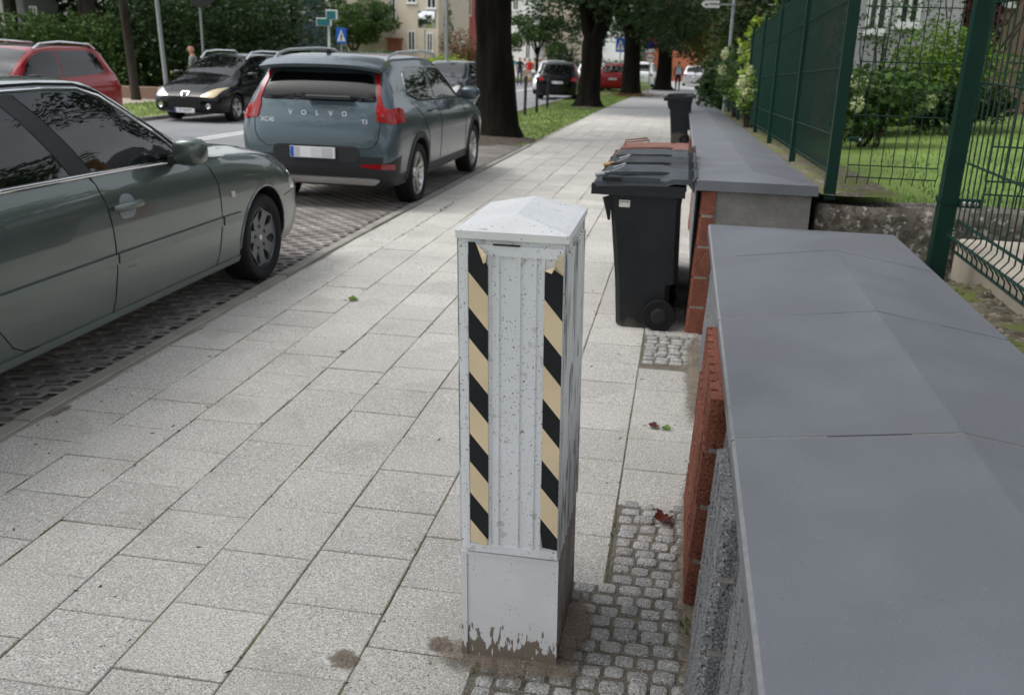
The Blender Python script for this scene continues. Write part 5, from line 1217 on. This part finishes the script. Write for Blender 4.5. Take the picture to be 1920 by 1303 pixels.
# unseen trees added behind the camera and across the road to shade and be mirrored
street_tree('street_tree',-4.6,-3.2,.40,10,'big unseen tree added behind the viewpoint to shade and darken reflections',crown_r=6.4,crown_z=8.4,nl=12000,fork=4.0,seed=17,group='avenue trees',ls=.3,blobn=22)
street_tree('park_tree',-19,8,.35,10,'tall park tree across the road left of the frame',crown_r=6,crown_z=7.5,nl=8000,fork=4,seed=18,ls=.3)
street_tree('garden_tree',8.5,17,.20,8,'spreading garden tree right of the grey garden house',crown_r=3.4,crown_z=5.8,nl=7000,fork=3,seed=19,ls=.2,leaf='leaf_mid')
# young tree beyond the road
x=U(1006,150,54); street_tree('young_tree',x,54,.09,6,'slender young tree with bright green layered crown above the crowd','bush' and (0,0),crown_r=1.6,crown_z=3.3,nl=5200,leaf='leaf_mid',fork=2.3,seed=9,ls=.15,flare=.1,low=[((x-1.0,54,.95+1.0),(.8,.7,.35)),((x+.9,54,2.6),(.8,.7,.3)),((x-.9,54,2.9),(.8,.7,.3))])
shrub('rounded dark bush standing behind the black hatchback',U(1060,110,66),66,2.6,3.4,'leaf_dark',3000,.18,11,z=-1.1,nb=12)
# trees on the far side of the road, left
x=U(256,188,27.6); street_tree('verge_tree',x,27.6,.13,8,'thin dark trunk on the far grass verge left of the pale lamp pole',lean=(.055*-1,0),crown_r=3.2,crown_z=6.4,nl=6000,fork=4.2,seed=12,bark='bark',flare=.2)
x=U(166,50,37); street_tree('park_tree',x,37,.36,9,'thick brown trunk rising out of the hedge behind the red SUV',crown_r=4.6,crown_z=8,nl=9000,fork=4.6,seed=13,bark='bark',leaf='leaf_dark')
x=U(232,50,40); street_tree('park_tree',x,40,.34,9,'very dark trunk between the thick brown trunk and the thin verge tree',crown_r=4.6,crown_z=7,nl=9000,fork=4.6,seed=14)
x=U(20,30,40); street_tree('park_tree',x,40,.30,9,'dark trunk at the top left corner above the hedge',crown_r=4.6,crown_z=7,nl=9000,fork=4.6,seed=15,bark='bark')
x=U(700,60,60); street_tree('garden_tree',x-1.3,60,.13,6,'bushy mid green tree left of the cream house, over the blue crossing sign',crown_r=2.3,crown_z=3.9,nl=8500,leaf='leaf_mid',fork=2.0,seed=16,ls=.19,bark='bark',flare=.1,low=[((x-1.6,60,2.3),(1.4,1,.9)),((x+.1,60,2.6),(.9,.8,.7))])
# blue spruce
def conifer(label,x,y,r,h,leaf,seed,n=9000,name='spruce',z0=.2):
    z=Z(y); t=thing(name,(x,y,z),0,label,'tree'); trunk('trunk',[(x,y,z-.1),(x,y,z+h)],[.22,.03],'bark_dark',t,seed=seed); rr=random.Random(seed); bl=[]
    L=0
    zz=z0+.3
    while zz<h:
        rad=r*(1-zz/h)**.8; m=max(3,int(rad*5))
        for k in range(m):
            a=2*PI*k/m+rr.uniform(-.3,.3); q=rad*rr.uniform(.55,.95); bl.append(((x+q*math.cos(a),y+q*math.sin(a),z+zz-.15*q+rr.uniform(-.1,.1)),(rad*.26+.1,rad*.26+.1,.16)))
        zz+=.42
    leaves('crown',bl,n,.14,leaf,t,seed,asp=.35); return t
conifer('blue spruce with drooping grey blue branches behind the street name signs',U(552,60,43),43,2.7,8.5,'leaf_blue',21,10000)
conifer('dark green conifer standing left of the blue spruce',U(450,60,45),45,3.6,8,'leaf_dark',22,9000)
# hedges and shrubs
def hedge(label,u0,u1,y,ztop,leaf,n,seed,zb=None,d=1.2,ls=.14,name='hedge',cat='hedge'):
    x0,x1=U(u0,80,y),U(u1,80,y); z=Z(y) if zb is None else zb; t=thing(name,((x0+x1)/2,y,z),0,label,cat); rr=random.Random(seed); bl=[]; m=max(3,int((x1-x0)/.9))
    for i in range(m):
        for lv in range(3): bl.append(((x0+(x1-x0)*(i+.5)/m+rr.uniform(-.2,.2),y+rr.uniform(-.3,.3),z+(ztop-z)*(.18+.32*lv)+rr.uniform(-.05,.12)),(.75,d*.6,(ztop-z)*.24)))
    leaves('foliage',bl,n,ls,leaf,t,seed,shell=.7)
    b=MB(); 
    for i in range(m*2): xx=x0+(x1-x0)*(i+.5)/(m*2); limb(b,(xx,y,z-.05),(rr.uniform(-.3,.3),rr.uniform(-.3,.3),1),(ztop-z)*.8,.03,seed+i,4)
    b.build('stems','bark_dark',t,smooth=60); return t
hedge('clipped hedge with yellow green top behind the red SUV',-90,250,33.5,2.15,'leaf_mid',14000,31)
hedge('tall dark hedge behind the pale lamp pole and the black estate',240,560,34,3.0,'leaf_dark',17000,32,d=1.6,ls=.16)
hedge('high dark evergreen screen closing the park behind the hedges',-260,455,44,6.5,'leaf_dark',42000,33,d=2.5,ls=.26,name='tree_screen',cat='tree screen')
hedge('distant tree belt filling the gap behind the blue spruce and the bushy tree',430,655,72,7.5,'leaf_mid',16000,35,d=2.5,ls=.30,name='tree_screen',cat='tree screen')
hedge('far green tree belt closing the street behind the avenue trunks',890,1420,122,10,'leaf_mid',20000,36,d=3,ls=.45,name='tree_screen',cat='tree screen')
hedge('soft grey green grassy hedge under the bushy tree and the spruce',565,735,52,.95,'leaf_grey',9000,34,d=1.0,ls=.16)
for i,(u,v,y,w,h,lf,lb) in enumerate([(330,60,36,3.2,4.2,'leaf_mid','loose green shrub rising above the dark hedge beside the grey sign back'),(420,30,38,3.6,4.6,'leaf_mid','tall leafy shrub with olive tips above the black estate'),(510,60,44,3.0,3.2,'leaf_olive','olive shrub at the left foot of the blue spruce'),
    (105,50,35,3.0,2.9,'leaf_mid','light green shrub between the hedge and the thick brown trunk'),(215,60,34.5,2.6,2.9,'leaf_mid','green shrub with pale twigs right of the thick brown trunk'),
    (845,100,52,4.0,1.9,'leaf_lime','low yellow green shrub at the foot of the grey lamp post'),(872,60,62,3.0,3.6,'leaf_brown','reddish green shrub in front of the pink house'),(826,50,64,1.6,5.4,'leaf_mid','climbing greenery at the corner of the cream house')]):
    shrub(lb,U(u,v,y),y,w,h,lf,3600,.15,50+i)
shrub('green shrub on the far verge seen between the second and third trunks',U(1140,130,74),74,3,2.2,'leaf_mid',2200,.18,70,z=-1.3)
# far right end of the street
for i,(u,y,w,h,lf,lb,zz) in enumerate([(1335,52,3.0,5.2,'leaf_olive','olive brown tree crown hanging over the end of the long wall',-.2),(1375,40,2.6,3.8,'leaf_olive','rusty green shrub over the fence end below the white arrow sign',.2),(1352,30,.9,1.7,'leaf_dark','dark shrub at the far end of the screened fence',-.1)]):
    shrub(lb,U(u,100,y),y,w,h,lf,5200,.18,80+i,z=zz,nb=14)
# ------------------------------------------------------------------ garden on the right
gz=.86
def ZG(y): return .86-.036*max(0,y-6.1)
shrub('white hydrangea bush at the far fence end, above the cap stones',1.05,20,1.0,1.5,'leaf_mid',1700,.10,91,z=.45,d=4,blossom=12)
shrub('second hydrangea bush nearer the camera with pale green blossoms beside the fence',1.02,15.2,.6,.9,'leaf_bright',900,.08,92,z=.62,d=2.4,blossom=8)
shrub('hydrangea bush behind the screened fence with round pale yellow blossoms',2.05,11.2,1.1,.85,'leaf_mid',2200,.09,93,z=.78,blossom=8)
shrub('hydrangea with large cream blossoms seen through the narrow wire panel',2.45,12.9,.7,.6,'leaf_bright',1500,.07,94,z=.84,blossom=6)
shrub('rounded yellow green shrub on the lawn behind the thick fence post',3.30,13.8,1.7,1.35,'leaf_bright',7500,.06,95,z=.86,d=1.4,nb=14)
shrub('dark evergreen bush below the yellow green shrub',3.05,13.2,1.9,.62,'leaf_dark',3600,.08,96,z=.86,d=.9)
shrub('airy climbing shrub with small leaves in front of the grey house',2.9,15.6,2.2,2.0,'leaf_mid',1300,.06,97,z=.86)
shrub('tall dark shrub mass inside the garden behind the screened fence',1.55,14.5,1.0,2.6,'leaf_dark',6500,.11,98,z=.62,d=5,nb=16)
shrub('low dark shrub at the right edge behind the wire fence',5.0,12.6,2.4,1.15,'leaf_mid',3800,.09,99,z=.86)
shrub('dark red leaved column shrub against the grey house',4.35,16.2,.55,3.4,'leaf_maroon',3600,.08,100,z=.86,nb=12)
shrub('bright lime green tree top over the screened fence',1.62,17.0,1.3,2.0,'leaf_lime',4200,.13,101,z=.62,d=3)
hedge('dark garden hedge far behind the screened fence',1345,1620,26,3.6,'leaf_dark',9000,102,zb=.1)
b=MB(); 
for k in range(5200):
    x=rnd.uniform(.95,4.6); y=6.2+rnd.random()**1.6*7; zz=ZG(y) if x<1.6 else .86; h=rnd.uniform(.02,.05); a=rnd.uniform(0,6.28); s=Vector((math.cos(a),math.sin(a),0))*.005; p=Vector((x,y,zz-.004)); d=Vector((rnd.uniform(-.4,.4),rnd.uniform(-.4,.4),1))*h
    b.add([p-s,p+s,p+d],[(0,1,2)])
tag(b.build('grass','grass',fix=False),kind='stuff')
b=MB()
for k in range(9000):
    y=18.6+rnd.random()*30; x=rnd.uniform(-5.1,-2.95+.006*max(0,y-24)**1.28); h=rnd.uniform(.03,.08); a=rnd.uniform(0,6.28); s=Vector((math.cos(a),math.sin(a),0))*.012; p=Vector((x,y,Z(y)-.004)); d=Vector((rnd.uniform(-.5,.5),rnd.uniform(-.5,.5),1))*h
    if (x+4)**2+(y-19.6)**2<1.1: continue
    b.add([p-s,p+s,p+d],[(0,1,2)])
for k in range(5000):
    y=rnd.uniform(14,36); x=rnd.uniform(-15.9,-12.5); h=rnd.uniform(.04,.10); a=rnd.uniform(0,6.28); s=Vector((math.cos(a),math.sin(a),0))*.014; p=Vector((x,y,Z(y)+.025)); d=Vector((rnd.uniform(-.5,.5),rnd.uniform(-.5,.5),1))*h
    b.add([p-s,p+s,p+d],[(0,1,2)])
tag(b.build('grass','grass',fix=False),kind='stuff')
tag(splat('soil',-4.0,19.3,.95,1.5,.10,'soil',seed=41,z=Z(19)-.005,jag=.2),kind='stuff')
tag(splat('soil',-3.5,35.5,.7,1.5,.06,'soil',seed=42,z=Z(35)-.005,jag=.2),kind='stuff')
b=MB()
for k in range(900):
    y=rnd.gauss(50,1.2); x=rnd.gauss(-2.6,.7); a=rnd.uniform(0,6.28); s=.05; p=Vector((x,y,Z(y)+rnd.uniform(.01,.12))); b.add([p+Vector((math.cos(a+q)*s,math.sin(a+q)*s,rnd.uniform(-.02,.02))) for q in (0,1.57,3.14,4.71)],[(0,1,2,3)])
tag(b.build('leaf_litter','leaf_brown',fix=False),kind='stuff')
# ------------------------------------------------------------------ buildings
def house(name,label,u0,u1,y,depth,h,wall,roofm,wins,cat='house',z=None,vr=60,uf=None,doors=()):
    x0,x1=U(u0,vr,y),U(u1,vr,y); z=Z(y) if z is None else z; t=thing(name,((x0+x1)/2,y,z),0,label,cat)
    b=MB(); b.box(x0,x1,y,y+depth,z-.5,z+h); b.build('wall',wall,t)
    b=MB(); ym=y+depth/2; o=.35; b.add([(x0-o,y-o,z+h),(x1+o,y-o,z+h),(x1+o,y+depth+o,z+h),(x0-o,y+depth+o,z+h),(x0+1,ym,z+h+2.4),(x1-1,ym,z+h+2.4)],[(0,1,2,3),(0,1,5,4),(2,3,4,5),(1,2,5),(3,0,4)]); b.build('roof',roofm,t)
    for (ua,va,ub,vb) in wins:
        p=at(ua,va,y); q=at(ub,vb,y); xa,xb=p.x,q.x; za,zb=min(p.z,q.z),max(p.z,q.z); 
        f=MB(); w=.07
        f.box(xa,xb,y-.05,y-.003,za,za+w); f.box(xa,xb,y-.05,y-.003,zb-w,zb); f.box(xa,xa+w,y-.05,y-.003,za+w,zb-w); f.box(xb-w,xb,y-.05,y-.003,za+w,zb-w); f.box((xa+xb)/2-.03,(xa+xb)/2+.03,y-.045,y-.003,za+w,zb-w); f.box(xa-.06,xb+.06,y-.12,y-.003,za-.06,za)
        fr=f.build('window','wframe',t); g=MB(); g.box(xa+w,xb-w,y-.02,y-.004,za+w,zb-w); g.build('pane','win',fr)
    return t
hs1=house('house','cream rendered house with a red porch behind the SUV roof',652,822,62,9,7.0,'cream','roof',[(728,-40,743,43),(765,58,779,96),(763,-30,781,7),(800,-30,818,17),(800,62,812,98)],vr=80)
b=MB(); p=at(727,88,61.4); q=at(749,72,61.4); b.box(p.x,q.x,61.3,61.95,-1.3,q.z-.12); b.build('porch','roof',hs1)
b=MB(); b.box(p.x-.1,q.x+.1,61.2,61.99,q.z-.12,q.z); b.build('porch_roof','brick',hs1)
b=MB(); b.box(U(652,80,61.9)-.0,U(733,80,61.9),61.88,61.99,-1.5,6.6); b.build('shaded_wall','beige',hs1)  # shadow side of the cream house, its shade put into the wall colour
house('house','pink rendered house with white window surrounds beyond the cream one',838,905,72,9,8,'pink','roof',[(846,-30,862,26),(873,-30,884,30)])
house('house','white house partly hidden by the biggest trunk and the young tree',925,1002,92,9,9,'whitewash','slate',[(962,-10,972,20),(962,60,972,88),(986,60,994,112)])
house('house','beige house right of the white one behind the rounded dark bush',1003,1100,98,9,9,'cream','slate',[(1010,60,1020,100),(1028,90,1036,112),(1078,40,1086,70)])
house('house','orange house front glimpsed at the end of the avenue',1215,1312,100,9,9,'orange','roof',[(1230,60,1236,80),(1280,60,1290,84)])
house('house','white rendered house glimpsed between the second and third trunks',1100,1180,96,7,8,'whitewash','roof',[(1126,60,1136,90)])
house('house','brown grey house at the end of the street right of the orange front',1306,1380,104,9,8,'brownwall','slate',[(1320,100,1330,120)])
house('house','pale house glimpsed through the trees at the top left corner',-110,46,40.5,2.5,6,'greywall','slate',[(8,0,20,26),(55,12,72,34)],vr=30)
gh=house('garden_house','light grey garden house with white curtained windows behind the lawn',1585,1802,18.5,7,3.4,'greywall','slate',[(1636,-60,1662,62),(1694,-60,1722,50)],z=.8,vr=60)
gh2=house('garden_house','brown grey house wall at the top right corner behind the wire fence',1845,2050,19.5,7,3.6,'brownwall','slate',[(1880,-60,1900,10)],z=.8)
# a timber pergola post and a low dark wall in the garden
pt=thing('pergola_post',(U(1557,60,12.5),12.5,.7),0,'brown timber pergola post seen through the screened fence','post')
b=MB(); p=Vector((U(1557,60,12.5),12.5,0)); b.box(p.x-.085,p.x+.085,12.4,12.57,.7,3.4,b=.01); b.build('post','wood',pt); b=MB(); b.box(p.x-.05,p.x+1.6,12.42,12.55,3.4,3.55,b=.01); b.build('beam','wood',pt)
# ------------------------------------------------------------------ poles, signs, street furniture
def pole(label,name,u,v,y,h,r,mname='galv',cat='pole',z=None,lean=0,r2=None):
    x=U(u,v,y); z=Z(y) if z is None else z; t=thing(name,(x,y,z),0,label,cat); b=MB(); b.tube([(x,y,z-.1),(x+lean*h,y,z+h)],[r,r2 or r],12); b.build('pole',mname,t,smooth=60)
    b=MB(); b.lathe([(r*1.5,0),(r*1.5,.12),(r,.14)],12,'Z',(x,y,z)); b.build('collar',mname,t,smooth=40); return t,x,z
t,x,z=pole('pale slim lamp pole on the far pavement left of the black estate','lamp_pole',312,150,29.5,6.5,.075,'galv',lean=-.035,r2=.05)
b=MB(); b.tube([(x-.03*6.5,29.5,z+6.4),(x-.5,29.4,z+6.9),(x-1.2,29.3,z+7.0)],.035,8); b.box(x-1.9,x-1.2,29.15,29.45,z+6.96,z+7.06,b=.02); b.build('lamp_head','galv',t)
t,x,z=pole('grey sign pole behind the walking man, dark sign back at its top','sign_post',381,100,27,3.2,.035,'grey_metal')
b=MB(); c=at(376,4,26.9); b.lathe([(.42,0),(.44,.005),(.44,.02),(.42,.025),(0,.025)],8,'Y',(c.x,26.93,c.z+.25)); b.lathe([(.42,0),(0,0)],8,'Y',(c.x,26.93,c.z+.25)); b.build('sign_back','black_plastic',t,smooth=30)
def board(par,name,u0,v0,u1,v1,y,mname,txt=None,tm='sign_white',border=None,th=.03,ts=.6):
    a=at(u0,v1,y); c=at(u1,v0,y); b=MB(); b.box(a.x,c.x,y-th,y,a.z,c.z,b=.005); o=b.build(name,mname,par)
    if border:
        b=MB(); w=.03; b.box(a.x,c.x,y-th-.006,y-th-.001,c.z-.12,c.z); b.build('band',border,o)
    if txt: text('lettering',txt,(c.z-a.z)*ts,tm,frame(((a.x+c.x)/2,y-th-.004,(a.z+c.z)/2),(1,0,0),(0,0,1)),o,.001)
    return o,a,c
t,x,z=pole('white pole carrying two green street name boards','street_name_post',617,80,38,2.75,.05,'sign_white',cat='street sign')
for (u0,v0,u1,v1) in ((595,35,622,49),(613,20,633,37)):
    a=at(u0,v1,37.9); c=at(u1,v0,37.9); b=MB(); b.box(a.x,c.x,37.8,37.9,a.z,c.z,b=.01); o=b.build('name_board','sign_white',t)
    b=MB(); b.box(a.x+.03,c.x-.05,37.785,37.797,a.z+.02,c.z-.09); o2=b.build('field','teal_sign',o); b=MB(); b.box(a.x+.03,c.x-.05,37.783,37.79,c.z-.085,c.z-.03); b.build('band','green_sign',o)
    for i in range(5): pass
def crossing(label,u0,v0,u1,v1,y,h):
    um=(u0+u1)/2; t,x,z=pole(label,'crossing_sign',um,v1,y,at(um,v0,y).z-Z(y),.035,'galv',cat='road sign'); yy=y-.06
    a=at(u0,v1,yy); c=at(u1,v0,yy); b=MB(); b.box(a.x,c.x,yy-.02,yy,a.z,c.z,b=.004); o=b.build('sign_plate','sign_blue',t); w=c.x-a.x; hh=c.z-a.z; cx=(a.x+c.x)/2
    b=MB(); b.prism([(cx-w*.42,a.z+hh*.14),(cx+w*.42,a.z+hh*.14),(cx,a.z+hh*.90)],0,.004,lambda p,q,k:Vector((p,yy-.021-k,q))); tr=b.build('triangle','sign_white',o)
    b=MB(); f=lambda p,q,k:Vector((cx+p*w*.5,yy-.026-k,a.z+hh*.5+q*hh*.5))
    b.prism([(-.06,.18),(.08,.18),(.12,-.1),(.26,-.62),(.14,-.62),(.03,-.25),(-.14,-.62),(-.26,-.60),(-.06,-.12)],0,.004,f); b.prism([(.03+.09*math.cos(k_),.29+.08*math.sin(k_)) for k_ in [j*PI/4 for j in range(8)]],0,.004,f); b.prism([(-.04,.12),(-.26,-.12),(-.20,-.18),(.0,.0)],0,.004,f); b.prism([(.06,.14),(.28,-.06),(.22,-.12),(.04,.02)],0,.004,f)
    b.build('walking_figure','dark',tr)
crossing('blue pedestrian crossing sign above the SUV roof, right of the street name boards',631,53,649,82,40,3)
crossing('blue pedestrian crossing sign between the second and third trunks',1154,72,1173,98,62,3)
t,x,z=pole('square traffic mirror on a thin pole in front of the cream house','traffic_mirror',797,90,48,2.9,.035,'grey_metal',cat='traffic mirror')
a=at(784,53,47.9); c=at(817,21,47.9); b=MB(); b.box(a.x,c.x,47.84,47.93,a.z,c.z,b=.02); o=b.build('housing','grey_metal',t)
# convex mirror face
b=MB(); m=12; vs=[];w=(c.x-a.x)*.46;hh=(c.z-a.z)*.46;cx=(a.x+c.x)/2;cz=(a.z+c.z)/2
for i in range(m+1):
    for j in range(m+1): p=i/m*2-1;q=j/m*2-1; vs.append((cx+p*w,47.835-.07*(2-p*p-q*q)/2,cz+q*hh))
b.add(vs,[(i*(m+1)+j,(i+1)*(m+1)+j,(i+1)*(m+1)+j+1,i*(m+1)+j+1) for i in range(m) for j in range(m)]); b.build('mirror_face','mirror',o,smooth=60)
t,x,z=pole('grey tapering lamp post between the cream and the pink house','lamp_post',837,110,38,8,.085,'galv',cat='lamp post',r2=.05)
b=MB(); b.tube([(x,38,z+7.9),(x,37.6,z+8.4),(x+.0,36.9,z+8.5)],.04,8); b.box(x-.12,x+.12,36.3,36.95,z+8.45,z+8.56,b=.02); b.build('lamp_head','galv',t)
# round signs on one pole between the third and fourth trunks
t,x,z=pole('pole with a round dark blue sign, a white panel and a red rimmed round sign','sign_post',1219,120,56,2.9,.035,'galv',cat='road sign')
def disc(par,name,u,v,y,rpx,mrim,mface,sc=.8):
    c=at(u,v,y); r=rpx*y*1.02/F; b=MB(); b.lathe([(0,0),(r,0),(r,.02),(r*.98,.024),(0,.024)],28,'Y',(c.x,y,c.z)); o=b.build(name,mrim,par,smooth=30)
    b=MB(); b.lathe([(0,0),(r*sc,0)],28,'Y',(c.x,y-.004,c.z)); b.build('field',mface,o); return o,c,r
disc(t,'round_sign',1219.5,83,55.9,10,'sign_red','sign_navy',.84)
board(t,'panel',1210,93,1228,99,55.9,'sign_white')
o,c,r=disc(t,'round_sign',1219,109,55.9,8.5,'sign_red','sign_white',.80)
for dx,mm in ((-.36,'sign_red'),(.3,'seam')):
    b=MB(); b.box(c.x+dx*r-.3*r*.8,c.x+dx*r+.3*r*.8,55.885,55.893,c.z-.16*r,c.z+.10*r,b=.002); b.build('car_symbol',mm,o)
# white arrow sign on a bracket
t,x,z=pole('white arrow shaped direction sign on a galvanised pole over the fence end','direction_sign',1371,60,24,4.2,.04,'galv',cat='direction sign',z=Z(24))
a=at(1314,15,23.95); c=at(1350,2,23.95); zc=(a.z+c.z)/2; hh=(c.z-a.z)/2
b=MB(); b.prism([(a.x,zc),(a.x+.06,zc+hh*.8),(a.x+.10,zc+hh),(c.x,zc+hh),(c.x,zc-hh),(a.x+.10,zc-hh),(a.x+.06,zc-hh*.8)],0,.02,lambda p,q,k:Vector((p,23.95-k,q))); o=b.build('arrow_board','sign_white',t)
b=MB(); 
for k in range(6): b.box(a.x+.20+k*.042,a.x+.20+k*.042+.028,23.924,23.929,zc-.012,zc+.022)
b.build('lettering','seam',o); b=MB(); b.prism([(a.x+.08,zc-.03),(a.x+.11,zc+.02),(a.x+.13,zc-.01),(a.x+.16,zc+.02),(a.x+.17,zc-.03)],0,.003,lambda p,q,k:Vector((p,23.925-k,q))); b.build('symbol','seam',o)
b=MB(); b.box(c.x,x+.03,23.93,23.96,zc-.02,zc+.02); b.build('bracket','galv',t)
# three thin dark posts on the grass
for i,(u,v,y,vt,lb) in enumerate([(984,215,28.6,147,'thin dark metal post on the grass, nearest the biggest trunk'),(1006,210,30.2,149,'thin dark metal post, middle one of the three on the grass'),(1026,203,33.4,150,'thin dark metal post nearest the second big trunk')]):
    x=U(u,v,y); z=Z(y); h=at(u,vt,y).z-z; t=thing('bollard',(x,y,z),0,lb,'post','thin posts on the grass'); b=MB(); b.tube([(x,y,z-.05),(x,y,z+h)],.045,12); b.build('post','black_plastic',t,smooth=60)
    b=MB(); b.lathe([(.05,0),(.05,.03),(.03,.06),(0,.065)],12,'Z',(x,y,z+h)); b.build('cap','black_plastic',t,smooth=40)
x=U(1318,160,40); t=thing('bollard',(x,40,-.6),0,'thick dark post at the far end of the long wall','post'); b=MB(); b.box(x-.13,x+.13,39.9,40.1,-.7,.42,b=.01); b.build('post','black_plastic',t); b=MB(); b.box(x-.15,x+.15,39.88,40.12,.42,.46,b=.01); b.build('cap','black_plastic',t)
# low wall and kerb stone on the far pavement
x0,x1=U(150,160,28.5),U(297,160,28.5); b=MB(); b.box(x0,x1,28.4,28.8,-.6,.08,b=.02); tag(b.build('low_wall','brownwall'),'low dark retaining wall on the far pavement behind the verge tree','wall')
x0,x1=U(298,160,28.3),U(350,160,28.3); b=MB(); b.box(x0,x1,28.2,28.8,-.6,.10,b=.02); tag(b.build('low_wall','cream'),'short pale concrete wall end at the foot of the lamp pole','wall')
# ------------------------------------------------------------------ people
def person(label,x,y,z,h,rz,shirt,trouser,hair='hair',arms='down',short=False,stride=0,sleeve='short',bag=False,group=None,lean=0):
    s=h/1.75; t=thing('person',(x,y,z),rz,label,'person',group)
    V=[((0,0,.96),.135),((0,.0,1.12),.125),((0,0,1.30),.155),((0,0,1.44),.115),((0,.005,1.52),.055),((0,.02,1.59),.075),((0,.03,1.66),.092),((0,.02,1.735),.07)]
    V=[((a[0],a[1]+lean*(a[2]-.96),a[2]),r) for a,r in V]
    E=[(i,i+1) for i in range(7)]
    for sx in (-1,1):
        st=stride*sx; n=len(V)
        V+=[((sx*.095,0,.88),.095),((sx*.10,.10*st+.01,.50),.062),((sx*.10,-.06*st if st>0 else .22*st-.02,.09),.042),((sx*.105,(-.06*st if st>0 else .22*st-.02)+.13,.035),.036)]; E+=[(0,n),(n,n+1),(n+1,n+2),(n+2,n+3)]
        n=len(V); L=lean*.45
        if arms=='down': V+=[((sx*.19,L,1.40),.062),((sx*.24,L-.02*st,1.13),.045),((sx*.245,L+.06-.05*st,.90),.034),((sx*.24,L+.08-.06*st,.80),.034)]
        elif arms=='back': V+=[((sx*.19,L,1.40),.062),((sx*.25,L-.08,1.14),.045),((sx*.10,L-.17,1.0),.034),((sx*.03,L-.18,.98),.034)]
        else: V+=[((sx*.19,L,1.40),.062),((sx*.26,L+.04,1.14),.045),((sx*.12,L+.22,1.10),.034),((sx*.03,L+.23,1.12),.034)]
        E+=[(3,n),(n,n+1),(n+1,n+2),(n+2,n+3)]
    me=bpy.data.meshes.new('p'); me.from_pydata([a for a,_ in V],E,[]); o=bpy.data.objects.new('p',me); C.objects.link(o)
    md=o.modifiers.new('s','SKIN'); 
    for i,(a,r) in enumerate(V): o.data.skin_vertices[0].data[i].radius=(r,r*(.78 if i<4 else 1)); 
    o.data.skin_vertices[0].data[0].use_root=True
    o.modifiers.new('u','SUBSURF').levels=2; o.modifiers[-1].render_levels=2
    m2=bpy.data.meshes.new_from_object(o.evaluated_get(bpy.context.evaluated_depsgraph_get())); bpy.data.objects.remove(o)
    for mm in ('skin',shirt,trouser,'dark'): m2.materials.append(M[mm])
    for f in m2.polygons:
        c=f.center; f.use_smooth=True; k=0
        if c.z<.07: k=3
        elif c.z<.98 and abs(c.x)<.20 and not(abs(c.x)>.19 and c.z<.95): k=2 if not short or c.z>.52 else 0
        elif c.z<1.475 and (abs(c.x)<.19 or c.z>(1.22 if sleeve=='short' else .9)): k=1
        f.material_index=k
    Mx=Matrix.Translation((x,y,z))@Matrix.Rotation(rz,4,'Z')@Matrix.Scale(s,4); m2.transform(Mx); body=link('body',m2,t)
    hy=.02+lean*.7
    b=MB(); vs=[];mh=[]
    for i in range(7):
        ph=PI/2*(1-i/6*1.0)
        for k in range(14):
            a=2*PI*k/14; r_=.088*math.cos(ph)+.004; front=math.sin(a)>.3
            vs.append(Mx@Vector((r_*math.cos(a),hy+.012+r_*1.12*math.sin(a)-.006,1.655+.095*math.sin(ph)+(.02 if front and i>4 else -.035 if (not front and i>4) else 0))))
    b.add(vs,[(i*14+k,i*14+(k+1)%14,i*14+14+(k+1)%14,i*14+14+k) for i in range(6) for k in range(14)]); b.build('hair',hair,t,smooth=80)
    b=MB(); 
    for sx in (-1,1): b.lathe([(0,0),(.010,.0)],8,'Y',Mx@Vector((sx*.032,hy+.115,1.665)))
    b.build('eyes','dark',body); 
    b=MB(); b.prism([(-.012,1.625),(.012,1.625),(0,1.665)],hy+.10,hy+.135,lambda p,q,k:Mx@Vector((p,k,q))); b.build('nose','skin',body)
    if bag:
        b=MB(); b.box(-.16,.16,-.27,-.12,1.02,1.44,b=.04,T=lambda v:Mx@v); tag(b.build('backpack','cloth_pale',None,smooth=40),'pale grey backpack on the back of the far walker','backpack')
    return t
person('bald man in a grey T shirt walking left beyond the black estate',U(364,120,26.5),26.5,Z(26.5)-.06,1.74,R(100),'cloth_grey','cloth_red',hair='skin',stride=.7,sleeve='short',lean=.06)
PG='group of people standing by the road'
for (u,y,h,rz,sh,tr,hr,ar,sht,lb) in [(960,60,1.80,200,'cloth_cyan','cloth_beige','hair','down',False,'person in a bright cyan shirt at the left end of the group'),
    (974,61,1.75,175,'cloth_black','cloth_jeans','hair_grey','back',False,'person in a black T shirt and jeans with hands held together'),
    (983,63,1.72,150,'cloth_white','cloth_beige','hair_grey','down',False,'person in white standing between the black shirt and the red shirt'),
    (992,60.5,1.70,185,'cloth_red','cloth_beige','hair_grey','back',True,'person in a red T shirt and beige shorts seen from behind'),
    (1002,63,1.70,170,'cloth_beige','cloth_jeans','hair','down',False,'person in a beige top right of the red shirt, behind the young tree stem'),
    (1011,62,1.72,190,'cloth_white','cloth_jeans','hair_grey','front',False,'person in a pale shirt above the white car bonnet'),
    (1022,64,1.74,190,'cloth_cyan' if False else 'cloth_white','cloth_black','hair_grey','down',False,'grey haired person in a white shirt at the right end of the group')]:
    x=U(u,150,y); person(lb,x,y,Z(y)+.03,h,R(rz),sh,tr,hair=hr,arms=ar,short=sht,group=PG)
person('walker in dark clothes on the sidewalk beyond the lone black bin',U(1271,150,62),62,Z(62)-.02,1.80,0,'cloth_navy','cloth_black',stride=.6,sleeve='long',bag=True)
